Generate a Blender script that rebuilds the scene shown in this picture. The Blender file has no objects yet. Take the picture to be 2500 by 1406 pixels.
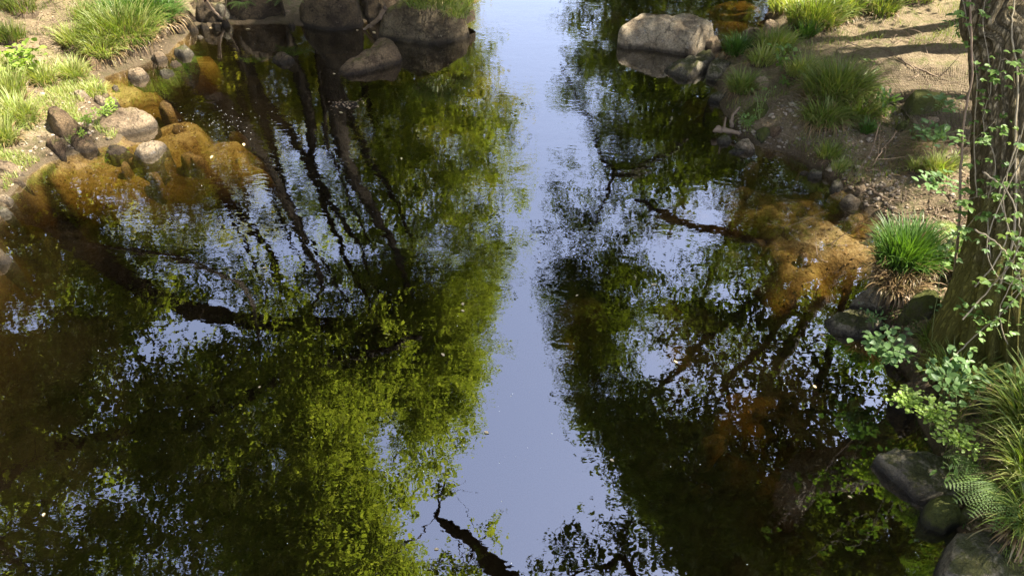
import bpy, math, random
import numpy as np
from mathutils import Vector, noise, Matrix

random.seed(7)
rng = np.random.default_rng(7)
scene = bpy.context.scene
COL = scene.collection

# ------------------------------------------------------------ camera, light
H = 5.0
PITCH = math.radians(40.0)
F = 1889.0
cam_d = bpy.data.cameras.new("camera")
cam = bpy.data.objects.new("camera", cam_d)
COL.objects.link(cam)
cam.location = (0, 0, H)
cam.rotation_euler = (math.radians(90) - PITCH, 0, 0)
cam_d.sensor_width = 36.0
cam_d.lens = 36.0 * F / 2500.0
cam_d.clip_start = 0.05
cam_d.clip_end = 900
scene.camera = cam

SUN = Vector((0.52, -0.02, 0.85)).normalized()
world = bpy.data.worlds.new("World")
scene.world = world
world.use_nodes = True
wn = world.node_tree
wn.nodes.clear()
sky = wn.nodes.new("ShaderNodeTexSky")
sky.sky_type = 'NISHITA'
sky.sun_disc = False
sky.sun_elevation = math.asin(SUN.z)
sky.sun_rotation = math.atan2(SUN.x, SUN.y)
sky.air_density = 1.0
sky.dust_density = 1.0
sky.ozone_density = 1.5
hs = wn.nodes.new("ShaderNodeHueSaturation")
hs.inputs['Saturation'].default_value = 0.72
hs.inputs['Hue'].default_value = 0.515
bg = wn.nodes.new("ShaderNodeBackground")
bg.inputs['Strength'].default_value = 0.15
wo = wn.nodes.new("ShaderNodeOutputWorld")
wn.links.new(sky.outputs[0], hs.inputs['Color'])
wn.links.new(hs.outputs[0], bg.inputs['Color'])
wn.links.new(bg.outputs[0], wo.inputs['Surface'])

sl = bpy.data.lights.new("sun", 'SUN')
sl.energy = 4.6
sl.angle = math.radians(0.6)
sl.color = (1.0, 0.93, 0.80)
so = bpy.data.objects.new("sun", sl)
so.rotation_euler = SUN.to_track_quat('Z', 'Y').to_euler()
so.location = SUN * 60
COL.objects.link(so)

scene.view_settings.view_transform = 'Standard'
scene.view_settings.look = 'None'
scene.view_settings.gamma = 1.0
scene.view_settings.use_curve_mapping = False
scene.view_settings.exposure = 2.2
scene.render.engine = 'CYCLES'
scene.cycles.max_bounces = 8
scene.cycles.transparent_max_bounces = 10

# ------------------------------------------------------------ view geometry
cP, sP = math.cos(PITCH), math.sin(PITCH)

def ray(px, py):
    u = (px - 1250.0) / F
    v = (703.0 - py) / F
    return np.array([u, cP + v * sP, -sP + v * cP])

def P(px, py, z=0.0):
    d = ray(px, py)
    t = (z - H) / d[2]
    return np.array([d[0] * t, d[1] * t, z])

def RY(px, py, Y):           # real point (at distance Y) whose mirror image shows at px,py
    d = ray(px, py)
    t = Y / d[1]
    return np.array([d[0] * t, Y, -(H + t * d[2])])

def RZ(px, py, Z):
    p = P(px, py, -Z)
    return np.array([p[0], p[1], Z])

def proj(x, y, z):
    dz = z - H
    dep = y * cP - dz * sP
    up = y * sP + dz * cP
    return 1250 + F * x / dep, 703 - F * up / dep

def ppm(px, py, z=0.0):
    p = P(px, py, z)
    return F / (p[1] * cP - (z - H) * sP)

# ------------------------------------------------------------ mesh helpers
def mesh_np(name, verts, faces, smooth=False):
    """verts (n,3); faces (m,k) constant k"""
    verts = np.asarray(verts, dtype=np.float32)
    faces = np.asarray(faces, dtype=np.int32)
    me = bpy.data.meshes.new(name)
    me.vertices.add(len(verts))
    me.vertices.foreach_set('co', verts.ravel())
    k = faces.shape[1]
    me.loops.add(faces.size)
    me.loops.foreach_set('vertex_index', faces.ravel())
    me.polygons.add(len(faces))
    me.polygons.foreach_set('loop_start', np.arange(0, faces.size, k, dtype=np.int32))
    me.polygons.foreach_set('loop_total', np.full(len(faces), k, dtype=np.int32))
    if smooth:
        me.polygons.foreach_set('use_smooth', np.ones(len(faces), dtype=bool))
    me.update(calc_edges=True)
    return me

def link(name, me, mat, parent=None, loc=(0, 0, 0)):
    o = bpy.data.objects.new(name, me)
    COL.objects.link(o)
    if mat is not None and me is not None and not me.materials:
        me.materials.append(mat)
    o.location = loc
    if parent is not None:
        o.parent = parent
    return o

def tag(o, label=None, cat=None, group=None, kind=None):
    if label: o['label'] = label
    if cat: o['category'] = cat
    if group: o['group'] = group
    if kind: o['kind'] = kind
    return o

def empty(name, loc, label, cat, group=None):
    o = bpy.data.objects.new(name, None)
    o.empty_display_size = 0.2
    o.location = tuple(loc)
    COL.objects.link(o)
    return tag(o, label, cat, group)

class MB:
    """collects quads (triangles repeat the last index as own list)"""
    def __init__(self):
        self.v = []; self.f = []; self.n = 0
    def add(self, v, f):
        v = np.asarray(v, float); f = np.asarray(f, int)
        if len(v) == 0: return
        self.v.append(v); self.f.append(f + self.n); self.n += len(v)
    def build(self, name, mat, parent=None, origin=(0, 0, 0), smooth=False):
        v = np.concatenate(self.v) - np.asarray(origin, float)
        me = mesh_np(name, v, np.concatenate(self.f), smooth)
        return link(name, me, mat, parent, (0, 0, 0) if parent is not None else tuple(origin))

def tube(pts, rad, sides=6, jit=0.0):
    pts = np.asarray(pts, float); n = len(pts)
    rad = np.broadcast_to(np.asarray(rad, float), (n,))
    tan = np.gradient(pts, axis=0)
    tan /= np.linalg.norm(tan, axis=1)[:, None] + 1e-9
    ref = np.array([0, 0, 1.0]) if abs(tan[0][2]) < 0.9 else np.array([1.0, 0, 0])
    V = []
    u = np.cross(tan[0], ref); u /= np.linalg.norm(u)
    a = np.arange(sides) * 2 * math.pi / sides
    for i in range(n):
        u = u - tan[i] * np.dot(u, tan[i]); u /= np.linalg.norm(u) + 1e-9
        w = np.cross(tan[i], u)
        rr = rad[i] * (1 + jit * (rng.random(sides) - .5))
        V.append(pts[i] + (np.cos(a) * rr)[:, None] * u + (np.sin(a) * rr)[:, None] * w)
    V = np.concatenate(V)
    Fc = []
    for i in range(n - 1):
        for j in range(sides):
            k = (j + 1) % sides
            Fc.append((i * sides + j, i * sides + k, (i + 1) * sides + k, (i + 1) * sides + j))
    return V, np.array(Fc)

def smooth_path(pts, per=6, wob=0.0):
    pts = np.asarray(pts, float)
    if len(pts) < 3:
        t = np.linspace(0, 1, per + 1)[:, None]
        out = pts[0] * (1 - t) + pts[-1] * t
    else:
        Pp = np.vstack([2 * pts[0] - pts[1], pts, 2 * pts[-1] - pts[-2]])
        out = []
        for i in range(1, len(Pp) - 2):
            p0, p1, p2, p3 = Pp[i - 1:i + 3]
            for t in np.linspace(0, 1, per, endpoint=False):
                out.append(0.5 * ((2 * p1) + (-p0 + p2) * t + (2 * p0 - 5 * p1 + 4 * p2 - p3) * t * t + (-p0 + 3 * p1 - 3 * p2 + p3) * t ** 3))
        out.append(Pp[-2])
        out = np.array(out)
    if wob:
        out[1:-1] += rng.normal(0, wob, out[1:-1].shape)
    return out

# ------------------------------------------------------------ materials
def nodes(name):
    m = bpy.data.materials.new(name)
    m.use_nodes = True
    nt = m.node_tree
    nt.nodes.clear()
    out = nt.nodes.new("ShaderNodeOutputMaterial")
    return m, nt, out

def N(nt, t, **kw):
    n = nt.nodes.new(t)
    for k, v in kw.items():
        if k in n.inputs: n.inputs[k].default_value = v
        else: setattr(n, k, v)
    return n

def ramp(nt, stops, fac=None, interp='LINEAR'):
    r = nt.nodes.new("ShaderNodeValToRGB")
    cr = r.color_ramp
    cr.interpolation = interp
    while len(cr.elements) > 1: cr.elements.remove(cr.elements[-1])
    cr.elements[0].position = stops[0][0]
    cr.elements[0].color = tuple(stops[0][1]) + (1,)
    for p, c in stops[1:]:
        e = cr.elements.new(p); e.color = tuple(c) + (1,)
    if fac is not None: nt.links.new(fac, r.inputs[0])
    return r

def mixc(nt, fac, a, b, mode='MIX'):
    m = nt.nodes.new("ShaderNodeMix")
    m.data_type = 'RGBA'; m.blend_type = mode
    for sock, val in ((m.inputs['Factor'], fac), (m.inputs['A'], a), (m.inputs['B'], b)):
        pass
    ins = [m.inputs[0], m.inputs[6], m.inputs[7]]
    for sock, val in zip(ins, (fac, a, b)):
        if hasattr(val, 'is_linked') or isinstance(val, bpy.types.NodeSocket): nt.links.new(val, sock)
        elif isinstance(val, (int, float)): sock.default_value = val
        else: sock.default_value = tuple(val) + (1,)
    return m.outputs[2]

def maprange(nt, val, a, b, c=0.0, d=1.0, smooth=False):
    m = nt.nodes.new("ShaderNodeMapRange")
    if smooth: m.interpolation_type = 'SMOOTHSTEP'
    nt.links.new(val, m.inputs[0])
    for i, x in enumerate((a, b, c, d)): m.inputs[i + 1].default_value = x
    return m.outputs[0]

def mathn(nt, op, a, b=0.0):
    m = nt.nodes.new("ShaderNodeMath"); m.operation = op
    for i, x in enumerate((a, b)):
        if isinstance(x, (int, float)): m.inputs[i].default_value = x
        else: nt.links.new(x, m.inputs[i])
    return m.outputs[0]

def leaf_mat(name, cols, trans=0.45, tcol=None, rough=0.45, spec=0.4):
    m, nt, out = nodes(name)
    geo = N(nt, "ShaderNodeNewGeometry")
    n = len(cols)
    r = ramp(nt, [(i / max(1, n - 1), c) for i, c in enumerate(cols)], geo.outputs['Random Per Island'])
    pr = N(nt, "ShaderNodeBsdfPrincipled", Roughness=rough)
    pr.inputs['Specular IOR Level'].default_value = spec
    nt.links.new(r.outputs[0], pr.inputs['Base Color'])
    tr = N(nt, "ShaderNodeBsdfTranslucent")
    tc = mixc(nt, 1.0, r.outputs[0], tcol or (1.6, 1.7, 0.5), 'MULTIPLY')
    nt.links.new(tc, tr.inputs[0])
    mx = N(nt, "ShaderNodeMixShader")
    mx.inputs[0].default_value = trans
    nt.links.new(pr.outputs[0], mx.inputs[1]); nt.links.new(tr.outputs[0], mx.inputs[2])
    nt.links.new(mx.outputs[0], out.inputs[0])
    return m

def rock_mat(name, c1, c2, moss=0.3, mosscol=(0.08, 0.10, 0.02), wet=True, rough=0.85, fuzz=1.0):
    m, nt, out = nodes(name)
    tc = N(nt, "ShaderNodeTexCoord")
    geo = N(nt, "ShaderNodeNewGeometry")
    oi = N(nt, "ShaderNodeObjectInfo")
    pos = geo.outputs['Position']
    n1 = N(nt, "ShaderNodeTexNoise", Scale=3.0, Detail=9.0, Roughness=0.65); nt.links.new(pos, n1.inputs['Vector'])
    n2 = N(nt, "ShaderNodeTexNoise", Scale=38.0, Detail=6.0, Roughness=0.75); nt.links.new(pos, n2.inputs['Vector'])
    v = N(nt, "ShaderNodeTexVoronoi", Scale=11.0); nt.links.new(pos, v.inputs['Vector'])
    base = ramp(nt, [(0.40, c1), (0.60, c2)], n1.outputs[0]).outputs[0]
    sp = ramp(nt, [(0.35, (0.45, 0.45, 0.45)), (0.5, (1, 1, 1)), (0.68, (1.55, 1.5, 1.4))], n2.outputs[0]).outputs[0]
    base = mixc(nt, 0.9, base, sp, 'MULTIPLY')
    # lichen spots
    n5 = N(nt, "ShaderNodeTexNoise", Scale=9.0, Detail=7.0, Roughness=0.8); nt.links.new(pos, n5.inputs['Vector'])
    lich = maprange(nt, n5.outputs[0], 0.60, 0.66)
    base = mixc(nt, mathn(nt, 'MULTIPLY', lich, 0.7), base, tuple(min(0.5, x * 1.7 + 0.03) for x in c2))
    wv = N(nt, "ShaderNodeVectorMath"); wv.operation = 'MULTIPLY_ADD'; nt.links.new(n1.outputs['Color'], wv.inputs[0]); wv.inputs[1].default_value = (.5, .5, .5); nt.links.new(pos, wv.inputs[2])
    ck = N(nt, "ShaderNodeTexVoronoi", Scale=2.6); ck.feature = 'DISTANCE_TO_EDGE'; nt.links.new(wv.outputs[0], ck.inputs['Vector'])
    crack = maprange(nt, ck.outputs[0], 0.0, 0.022, 1.0, 0.0)
    base = mixc(nt, mathn(nt, 'MULTIPLY', crack, 0.65), base, tuple(x * 0.3 for x in c1))
    # moss on upper faces
    sx = N(nt, "ShaderNodeSeparateXYZ"); nt.links.new(geo.outputs['Normal'], sx.inputs[0])
    n3 = N(nt, "ShaderNodeTexNoise", Scale=5.0, Detail=8.0, Roughness=0.75); nt.links.new(pos, n3.inputs['Vector'])
    mm = mathn(nt, 'ADD', mathn(nt, 'MULTIPLY', sx.outputs[2], 0.35), n3.outputs[0])
    mf = maprange(nt, mm, 1.02 - moss * 0.75, 1.17 - moss * 0.75)
    mc = mixc(nt, n2.outputs[0], tuple(x * 0.45 for x in mosscol), tuple(x * 1.5 for x in mosscol))
    base = mixc(nt, mf, base, mc)
    sp2 = N(nt, "ShaderNodeSeparateXYZ"); nt.links.new(pos, sp2.inputs[0])
    if wet:
        wob = mathn(nt, 'ADD', sp2.outputs[2], mathn(nt, 'MULTIPLY', n1.outputs[0], -0.10))
        wf = maprange(nt, wob, -0.015, 0.04, 1.0, 0.0)
        base = mixc(nt, mathn(nt, 'MULTIPLY', wf, 0.75), base, (0.018, 0.014, 0.010))
    pr = N(nt, "ShaderNodeBsdfPrincipled", Roughness=rough)
    pr.inputs['Specular IOR Level'].default_value = 0.3
    nt.links.new(base, pr.inputs['Base Color'])
    n4 = N(nt, "ShaderNodeTexNoise", Scale=90.0, Detail=4.0, Roughness=0.8); nt.links.new(pos, n4.inputs['Vector'])
    h = mathn(nt, 'ADD', mathn(nt, 'MULTIPLY', n2.outputs[0], 1.2), mathn(nt, 'MULTIPLY', n4.outputs[0], 0.7))
    h = mathn(nt, 'ADD', h, mathn(nt, 'MULTIPLY', n1.outputs[0], 1.2))
    h = mathn(nt, 'SUBTRACT', h, mathn(nt, 'MULTIPLY', crack, 0.8))
    b = N(nt, "ShaderNodeBump", Strength=1.0, Distance=0.055 * fuzz); nt.links.new(h, b.inputs['Height'])
    nt.links.new(b.outputs[0], pr.inputs['Normal'])
    nt.links.new(pr.outputs[0], out.inputs[0])
    return m

def bark_mat(name, c1, c2, moss_h=None, mosscol=(0.10, 0.12, 0.015)):
    m, nt, out = nodes(name)
    geo = N(nt, "ShaderNodeNewGeometry")
    pos = geo.outputs['Position']
    mp = N(nt, "ShaderNodeMapping"); mp.inputs['Scale'].default_value = (1, 1, 0.26); nt.links.new(pos, mp.inputs[0])
    n1 = N(nt, "ShaderNodeTexNoise", Scale=24.0, Detail=8.0, Roughness=0.7, Distortion=0.6); nt.links.new(mp.outputs[0], n1.inputs['Vector'])
    v = N(nt, "ShaderNodeTexVoronoi", Scale=30.0); v.feature = 'DISTANCE_TO_EDGE'; dv = N(nt, 'ShaderNodeVectorMath'); dv.operation = 'MULTIPLY_ADD'; nt.links.new(n1.outputs['Color'], dv.inputs[0]); dv.inputs[1].default_value = (.06, .06, .06); nt.links.new(mp.outputs[0], dv.inputs[2]); nt.links.new(dv.outputs[0], v.inputs['Vector'])
    n2 = N(nt, "ShaderNodeTexNoise", Scale=4.0, Detail=6.0); nt.links.new(pos, n2.inputs['Vector'])
    base = ramp(nt, [(0.35, c1), (0.7, c2)], n1.outputs[0]).outputs[0]
    crack = maprange(nt, v.outputs[0], 0.0, 0.25, 0.0, 1.0)
    base = mixc(nt, mathn(nt, 'MULTIPLY', mathn(nt, 'SUBTRACT', 1.0, crack), 0.7), base, tuple(x * 0.4 for x in c1))
    if moss_h is not None:
        s = N(nt, "ShaderNodeSeparateXYZ"); nt.links.new(pos, s.inputs[0])
        zz = mathn(nt, 'ADD', s.outputs[2], mathn(nt, 'MULTIPLY', n2.outputs[0], -1.6))
        f = maprange(nt, zz, moss_h - 0.9, moss_h - 0.2, 1.0, 0.12)
        mc = mixc(nt, n1.outputs[0], tuple(x * 0.5 for x in mosscol), tuple(x * 1.4 for x in mosscol))
        base = mixc(nt, f, base, mc)
    pr = N(nt, "ShaderNodeBsdfPrincipled", Roughness=0.9)
    pr.inputs['Specular IOR Level'].default_value = 0.2
    nt.links.new(base, pr.inputs['Base Color'])
    h = mathn(nt, 'ADD', mathn(nt, 'MULTIPLY', crack, 0.6), n1.outputs[0])
    b = N(nt, "ShaderNodeBump", Strength=1.0, Distance=0.025); nt.links.new(h, b.inputs['Height'])
    b.inputs['Distance'].default_value = .04
    nt.links.new(b.outputs[0], pr.inputs['Normal'])
    nt.links.new(pr.outputs[0], out.inputs[0])
    return m

def plain_mat(name, c1, c2, scale=20, rough=0.8, bump=0.01):
    m, nt, out = nodes(name)
    geo = N(nt, "ShaderNodeNewGeometry")
    n1 = N(nt, "ShaderNodeTexNoise", Scale=scale, Detail=6.0, Roughness=0.7); nt.links.new(geo.outputs['Position'], n1.inputs['Vector'])
    mixf = mathn(nt, 'ADD', mathn(nt, 'MULTIPLY', n1.outputs[0], 0.6), mathn(nt, 'MULTIPLY', geo.outputs['Random Per Island'], 0.4))
    base = ramp(nt, [(0.3, c1), (0.7, c2)], mixf).outputs[0]
    pr = N(nt, "ShaderNodeBsdfPrincipled", Roughness=rough)
    pr.inputs['Specular IOR Level'].default_value = 0.25
    nt.links.new(base, pr.inputs['Base Color'])
    b = N(nt, "ShaderNodeBump", Strength=0.8, Distance=bump); nt.links.new(n1.outputs[0], b.inputs['Height'])
    nt.links.new(b.outputs[0], pr.inputs['Normal'])
    nt.links.new(pr.outputs[0], out.inputs[0])
    return m

M = {}
M['leaf_l'] = leaf_mat('canopy_leaf_sunny', [(0.085, 0.095, 0.028), (0.13, 0.14, 0.035), (0.21, 0.20, 0.07), (0.10, 0.115, 0.03)], 0.5, (1.8, 2.15, 0.5))  # left crowns: sunlight put into the lighter leaf colour
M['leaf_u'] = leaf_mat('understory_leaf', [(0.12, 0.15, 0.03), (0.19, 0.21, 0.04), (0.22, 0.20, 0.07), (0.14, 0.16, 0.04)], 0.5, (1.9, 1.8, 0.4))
M['leaf_r'] = leaf_mat('canopy_leaf_shaded', [(0.045, 0.06, 0.016), (0.07, 0.09, 0.02), (0.095, 0.115, 0.03)], 0.4, (1.6, 1.7, 0.4))  # right crowns: backlit shade put into the darker leaf colour
M['grass'] = leaf_mat('grass_blade_green', [(0.10, 0.155, 0.025), (0.155, 0.21, 0.04), (0.24, 0.24, 0.08), (0.11, 0.16, 0.03)], 0.35)
M['grass_y'] = leaf_mat('grass_blade_yellowish', [(0.19, 0.25, 0.05), (0.28, 0.32, 0.085), (0.38, 0.36, 0.16), (0.15, 0.23, 0.04)], 0.35)
M['grass_d'] = leaf_mat('grass_blade_dark', [(0.045, 0.10, 0.018), (0.07, 0.14, 0.022), (0.09, 0.16, 0.035)], 0.3)
M['grass_dead'] = leaf_mat('grass_blade_dead', [(0.22, 0.15, 0.07), (0.30, 0.20, 0.10), (0.15, 0.10, 0.05), (0.20, 0.17, 0.06)], 0.2, (1.2, 1.1, 0.8))
M['herb'] = leaf_mat('herb_leaf', [(0.09, 0.16, 0.04), (0.13, 0.21, 0.05), (0.11, 0.18, 0.035)], 0.35)
M['herb_b'] = leaf_mat('bright_herb_leaf', [(0.16, 0.26, 0.04), (0.22, 0.32, 0.06), (0.28, 0.34, 0.08)], 0.4)
M['herb_g'] = leaf_mat('bramble_leaf', [(0.08, 0.15, 0.045), (0.11, 0.19, 0.06), (0.14, 0.22, 0.07)], 0.3, (1.3, 1.5, 0.6))
M['fern'] = leaf_mat('fern_frond', [(0.09, 0.15, 0.035), (0.13, 0.19, 0.05)], 0.4)
M['litter'] = leaf_mat('fallen_leaf', [(0.20, 0.12, 0.06), (0.34, 0.23, 0.13), (0.12, 0.075, 0.045), (0.42, 0.32, 0.2), (0.16, 0.10, 0.05)], 0.1, (1, 1, 1), 0.8)
M['sunk'] = leaf_mat('sunken_leaf', [(0.05, 0.03, 0.012), (0.10, 0.06, 0.025), (0.22, 0.13, 0.05), (0.04, 0.03, 0.015)], 0.0, (1, 1, 1), 0.8)
M['pale_leaf'] = leaf_mat('pale_floating_leaf', [(0.65, 0.60, 0.35), (0.7, 0.5, 0.3), (0.6, 0.65, 0.25)], 0.2, (1, 1, 1))
M['rock_dark'] = rock_mat('dark_mossy_rock', (0.05, 0.034, 0.019), (0.14, 0.10, 0.055), 0.35, (0.085, 0.075, 0.02))
M['rock_brown'] = rock_mat('brown_furry_rock', (0.11, 0.07, 0.04), (0.27, 0.185, 0.10), 0.25, (0.13, 0.12, 0.03))
M['rock_far'] = rock_mat('mossy_lichened_boulder', (0.085, 0.06, 0.035), (0.20, 0.155, 0.09), 0.45, (0.13, 0.13, 0.03))
M['rock_pale'] = rock_mat('pale_granite', (0.26, 0.195, 0.125), (0.54, 0.44, 0.30), 0.15, (0.13, 0.12, 0.04))
M['rock_tan'] = rock_mat('tan_rock', (0.20, 0.14, 0.085), (0.40, 0.30, 0.19), 0.2, (0.14, 0.13, 0.035))
M['rock_grey'] = rock_mat('grey_green_rock', (0.12, 0.10, 0.068), (0.34, 0.295, 0.205), 0.42, (0.09, 0.09, 0.025))
M['rock_moss'] = rock_mat('mossy_rock', (0.07, 0.06, 0.035), (0.14, 0.12, 0.07), 0.75, (0.10, 0.11, 0.02))
M['rock_bed'] = rock_mat('submerged_rock', (0.17, 0.105, 0.045), (0.36, 0.235, 0.11), 0.15, (0.08, 0.07, 0.01), wet=False)
M['bark'] = bark_mat('bark_with_moss', (0.16, 0.12, 0.065), (0.50, 0.40, 0.25), moss_h=1.25, mosscol=(0.16, 0.145, 0.03))
M['bark_d'] = bark_mat('dark_bark', (0.05, 0.038, 0.025), (0.13, 0.10, 0.07))
M['bark_p'] = bark_mat('pale_bark', (0.16, 0.12, 0.09), (0.38, 0.30, 0.24))
M['vine'] = plain_mat('vine_stem', (0.16, 0.13, 0.08), (0.32, 0.27, 0.18), 12)
M['twig'] = plain_mat('twig_wood', (0.10, 0.07, 0.045), (0.26, 0.19, 0.13), 15)
M['stem'] = plain_mat('green_stem', (0.12, 0.16, 0.05), (0.20, 0.22, 0.08), 15)
M['root'] = plain_mat('root_fibre', (0.13, 0.085, 0.05), (0.28, 0.19, 0.11), 20)
M['soil'] = plain_mat('root_soil', (0.04, 0.03, 0.02), (0.12, 0.085, 0.05), 25, 0.95, 0.03)
M['pebble'] = plain_mat('pebble_stone', (0.11, 0.085, 0.06), (0.36, 0.30, 0.23), 30, 0.85)
M['net'] = plain_mat('jute_net', (0.10, 0.075, 0.045), (0.20, 0.155, 0.10), 40)
M['foam'] = plain_mat('foam_bubble', (0.7, 0.7, 0.65), (0.85, 0.85, 0.8), 10, 0.4)

# ------------------------------------------------------------ terrain
LEFT = [(1165, -60), (1140, 5), (1060, 20), (905, 30), (890, 66), (720, 62), (640, 60), (560, 62), (470, 70), (450, 92), (420, 128), (330, 165), (262, 190),
        (244, 226), (262, 262), (330, 300), (300, 352), (210, 372), (120, 398), (60, 440), (20, 500), (-10, 560), (0, 640), (-40, 720)]
RIGHT = [(2345, 1406), (2330, 1250), (2290, 1100), (2230, 1010), (2210, 930), (2160, 850), (2150, 770), (2120, 700), (2160, 620), (2165, 555),
         (2110, 520), (2060, 470), (2010, 425), (1950, 385), (1860, 365), (1800, 330), (1765, 280), (1750, 235), (1745, 195), (1735, 165), (1770, 130),
         (1850, 95), (1900, 40), (1880, -20)]
poly = [np.array([-3.4, 24.0]), np.array([-1.6, 19.0])] + [P(x, y)[:2] for x, y in LEFT] + [np.array([-5.9, 3.5]), np.array([-5.6, -2.0]), np.array([-5.6, -40.0])]
poly = [np.array([-9, 200.0]), np.array([-6.5, 60.0]), np.array([-4.6, 35.0])] + poly
poly += [np.array([3.4, -40.0]), np.array([3.1, -2.0])] + [P(x, y)[:2] for x, y in RIGHT] + [np.array([5.4, 19.0]), np.array([5.5, 24.0]), np.array([6.0, 35.0]), np.array([7, 60.0]), np.array([9, 200.0])]
poly = np.array(poly)
SA, SB = poly, np.roll(poly, -1, axis=0)

def sdist(x, y):
    """>0 on land"""
    x = np.atleast_1d(np.asarray(x, float)); y = np.atleast_1d(np.asarray(y, float))
    best = np.full(x.shape, 1e9)
    inside = np.zeros(x.shape, bool)
    for a, b in zip(SA, SB):
        d = b - a
        t = np.clip(((x - a[0]) * d[0] + (y - a[1]) * d[1]) / (d @ d + 1e-9), 0, 1)
        dd = np.hypot(x - a[0] - t * d[0], y - a[1] - t * d[1])
        best = np.minimum(best, dd)
        if a[1] != b[1]:
            c = ((a[1] > y) != (b[1] > y)) & (x < (b[0] - a[0]) * (y - a[1]) / (b[1] - a[1]) + a[0])
            inside ^= c
    return np.where(inside, -best, best)

def vnoise(x, y, s, seed=0):
    """smooth value noise"""
    r = np.random.default_rng(100 + seed)
    tab = r.random((128, 128))
    xs, ys = x / s + 57.3, y / s + 31.7
    xi, yi = np.floor(xs).astype(int), np.floor(ys).astype(int)
    fx, fy = xs - xi, ys - yi
    fx = fx * fx * (3 - 2 * fx); fy = fy * fy * (3 - 2 * fy)
    g = lambda i, j: tab[i % 128, j % 128]
    return (g(xi, yi) * (1 - fx) * (1 - fy) + g(xi + 1, yi) * fx * (1 - fy) + g(xi, yi + 1) * (1 - fx) * fy + g(xi + 1, yi + 1) * fx * fy) - 0.5

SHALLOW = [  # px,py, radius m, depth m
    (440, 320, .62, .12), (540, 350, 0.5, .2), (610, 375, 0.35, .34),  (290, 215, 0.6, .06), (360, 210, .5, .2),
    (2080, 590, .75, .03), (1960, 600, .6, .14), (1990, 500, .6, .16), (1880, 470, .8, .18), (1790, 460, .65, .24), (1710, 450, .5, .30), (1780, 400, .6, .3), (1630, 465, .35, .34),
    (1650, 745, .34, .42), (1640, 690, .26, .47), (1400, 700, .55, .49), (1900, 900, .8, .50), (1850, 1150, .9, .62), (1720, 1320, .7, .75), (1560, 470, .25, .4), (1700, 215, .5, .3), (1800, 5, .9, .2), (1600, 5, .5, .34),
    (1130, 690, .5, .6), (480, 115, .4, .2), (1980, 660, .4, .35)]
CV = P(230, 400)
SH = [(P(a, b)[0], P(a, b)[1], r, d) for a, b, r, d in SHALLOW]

def height(x, y):
    x = np.atleast_1d(np.asarray(x, float)); y = np.atleast_1d(np.asarray(y, float))
    d = sdist(x, y)
    d = d + 0.12 * vnoise(x, y, 0.35, 1) + 0.3 * np.clip(np.abs(d), 0, 1) * vnoise(x, y, 0.9, 2)
    left = x < 0
    # land
    dl = np.maximum(d, 0)
    hb = np.where(left, 0.20, 0.36) + 0.0 * x
    near_r = np.clip((8.5 - y) / 2.5, 0, 1) * (~left)
    hb = hb + 0.22 * near_r
    k = np.where(left, 0.7, 0.45)
    zl = hb * (1 - np.exp(-dl / k)) + 0.045 * np.minimum(dl, 8) + np.where(left, 0.40, 0.28) * np.maximum(dl - 7, 0)
    zl = np.minimum(zl, 14 + 0.0 * x)
    zl += np.clip(dl / 0.5, 0, 1) * (0.16 * vnoise(x, y, 0.8, 3) + 0.07 * vnoise(x, y, 0.25, 4)) + 0.03 * vnoise(x, y, 0.1, 5) * np.clip(dl / .15, 0, 1)
    zl += np.clip(dl / 6, 0, 1) * 0.6 * vnoise(x, y, 4.0, 6)
    # bed
    dd = np.maximum(-d, 0)
    gentle = np.exp(-((x - CV[0]) / 1.3) ** 2 - ((y - CV[1]) / .6) ** 2)
    depth = 1.5 * (1 - np.exp(-dd / (0.42 + 1.6 * gentle))) + 0.02
    depth = depth + np.clip(dd, 0, 1) * (0.25 * vnoise(x, y, 1.1, 7) + 0.12 * vnoise(x, y, 0.4, 8))
    x = x + .5 * vnoise(x, y, .55, 12); y = y + .5 * vnoise(x, y, .6, 13)
    for a, b, r, t in SH:
        w = np.exp(-(((x - a) / r) ** 2 + ((y - b) / r) ** 2) * 1.1)
        w = np.clip(w * 1.3, 0, 1)
        depth = depth * (1 - w) + np.minimum(depth, t * (1 + .5 * vnoise(x, y, 0.3, 9))) * w
    zb = -np.maximum(depth, 0.012) + 0.035 * vnoise(x, y, 0.14, 10) * np.clip(dd / .3, 0, 1)
    return np.where(d > 0, zl + 0.012, zb)

def hz(x, y): return float(height(x, y)[0])

def G(px, py):
    d = ray(px, py)
    zz = np.linspace(2.2, -0.2, 120)
    t = (zz - H) / d[2]
    x, y = d[0] * t, d[1] * t
    h = np.maximum(height(x, y), 0.0)
    i = np.argmax(h >= zz) if np.any(h >= zz) else 110
    return np.array([x[i], y[i], max(h[i], 0.0)])

def axis(a, b, step, lo, hi, gr=1.16):
    core = list(np.arange(a, b, step))
    s = step; x = core[0]; pre = []
    while x > lo: s *= gr; x -= s; pre.append(x)
    s = step; x = core[-1]; post = []
    while x < hi: s *= gr; x += s; post.append(x)
    return np.array(pre[::-1] + core + post)

def grid_mesh(xs, ys, zfun):
    X, Y = np.meshgrid(xs, ys)
    Z = zfun(X.ravel(), Y.ravel())
    V = np.stack([X.ravel(), Y.ravel(), Z], 1)
    nx, ny = len(xs), len(ys)
    i = np.arange(nx - 1)[None, :] + nx * np.arange(ny - 1)[:, None]
    Fc = np.stack([i, i + 1, i + 1 + nx, i + nx], -1).reshape(-1, 4)
    return V, Fc

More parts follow.
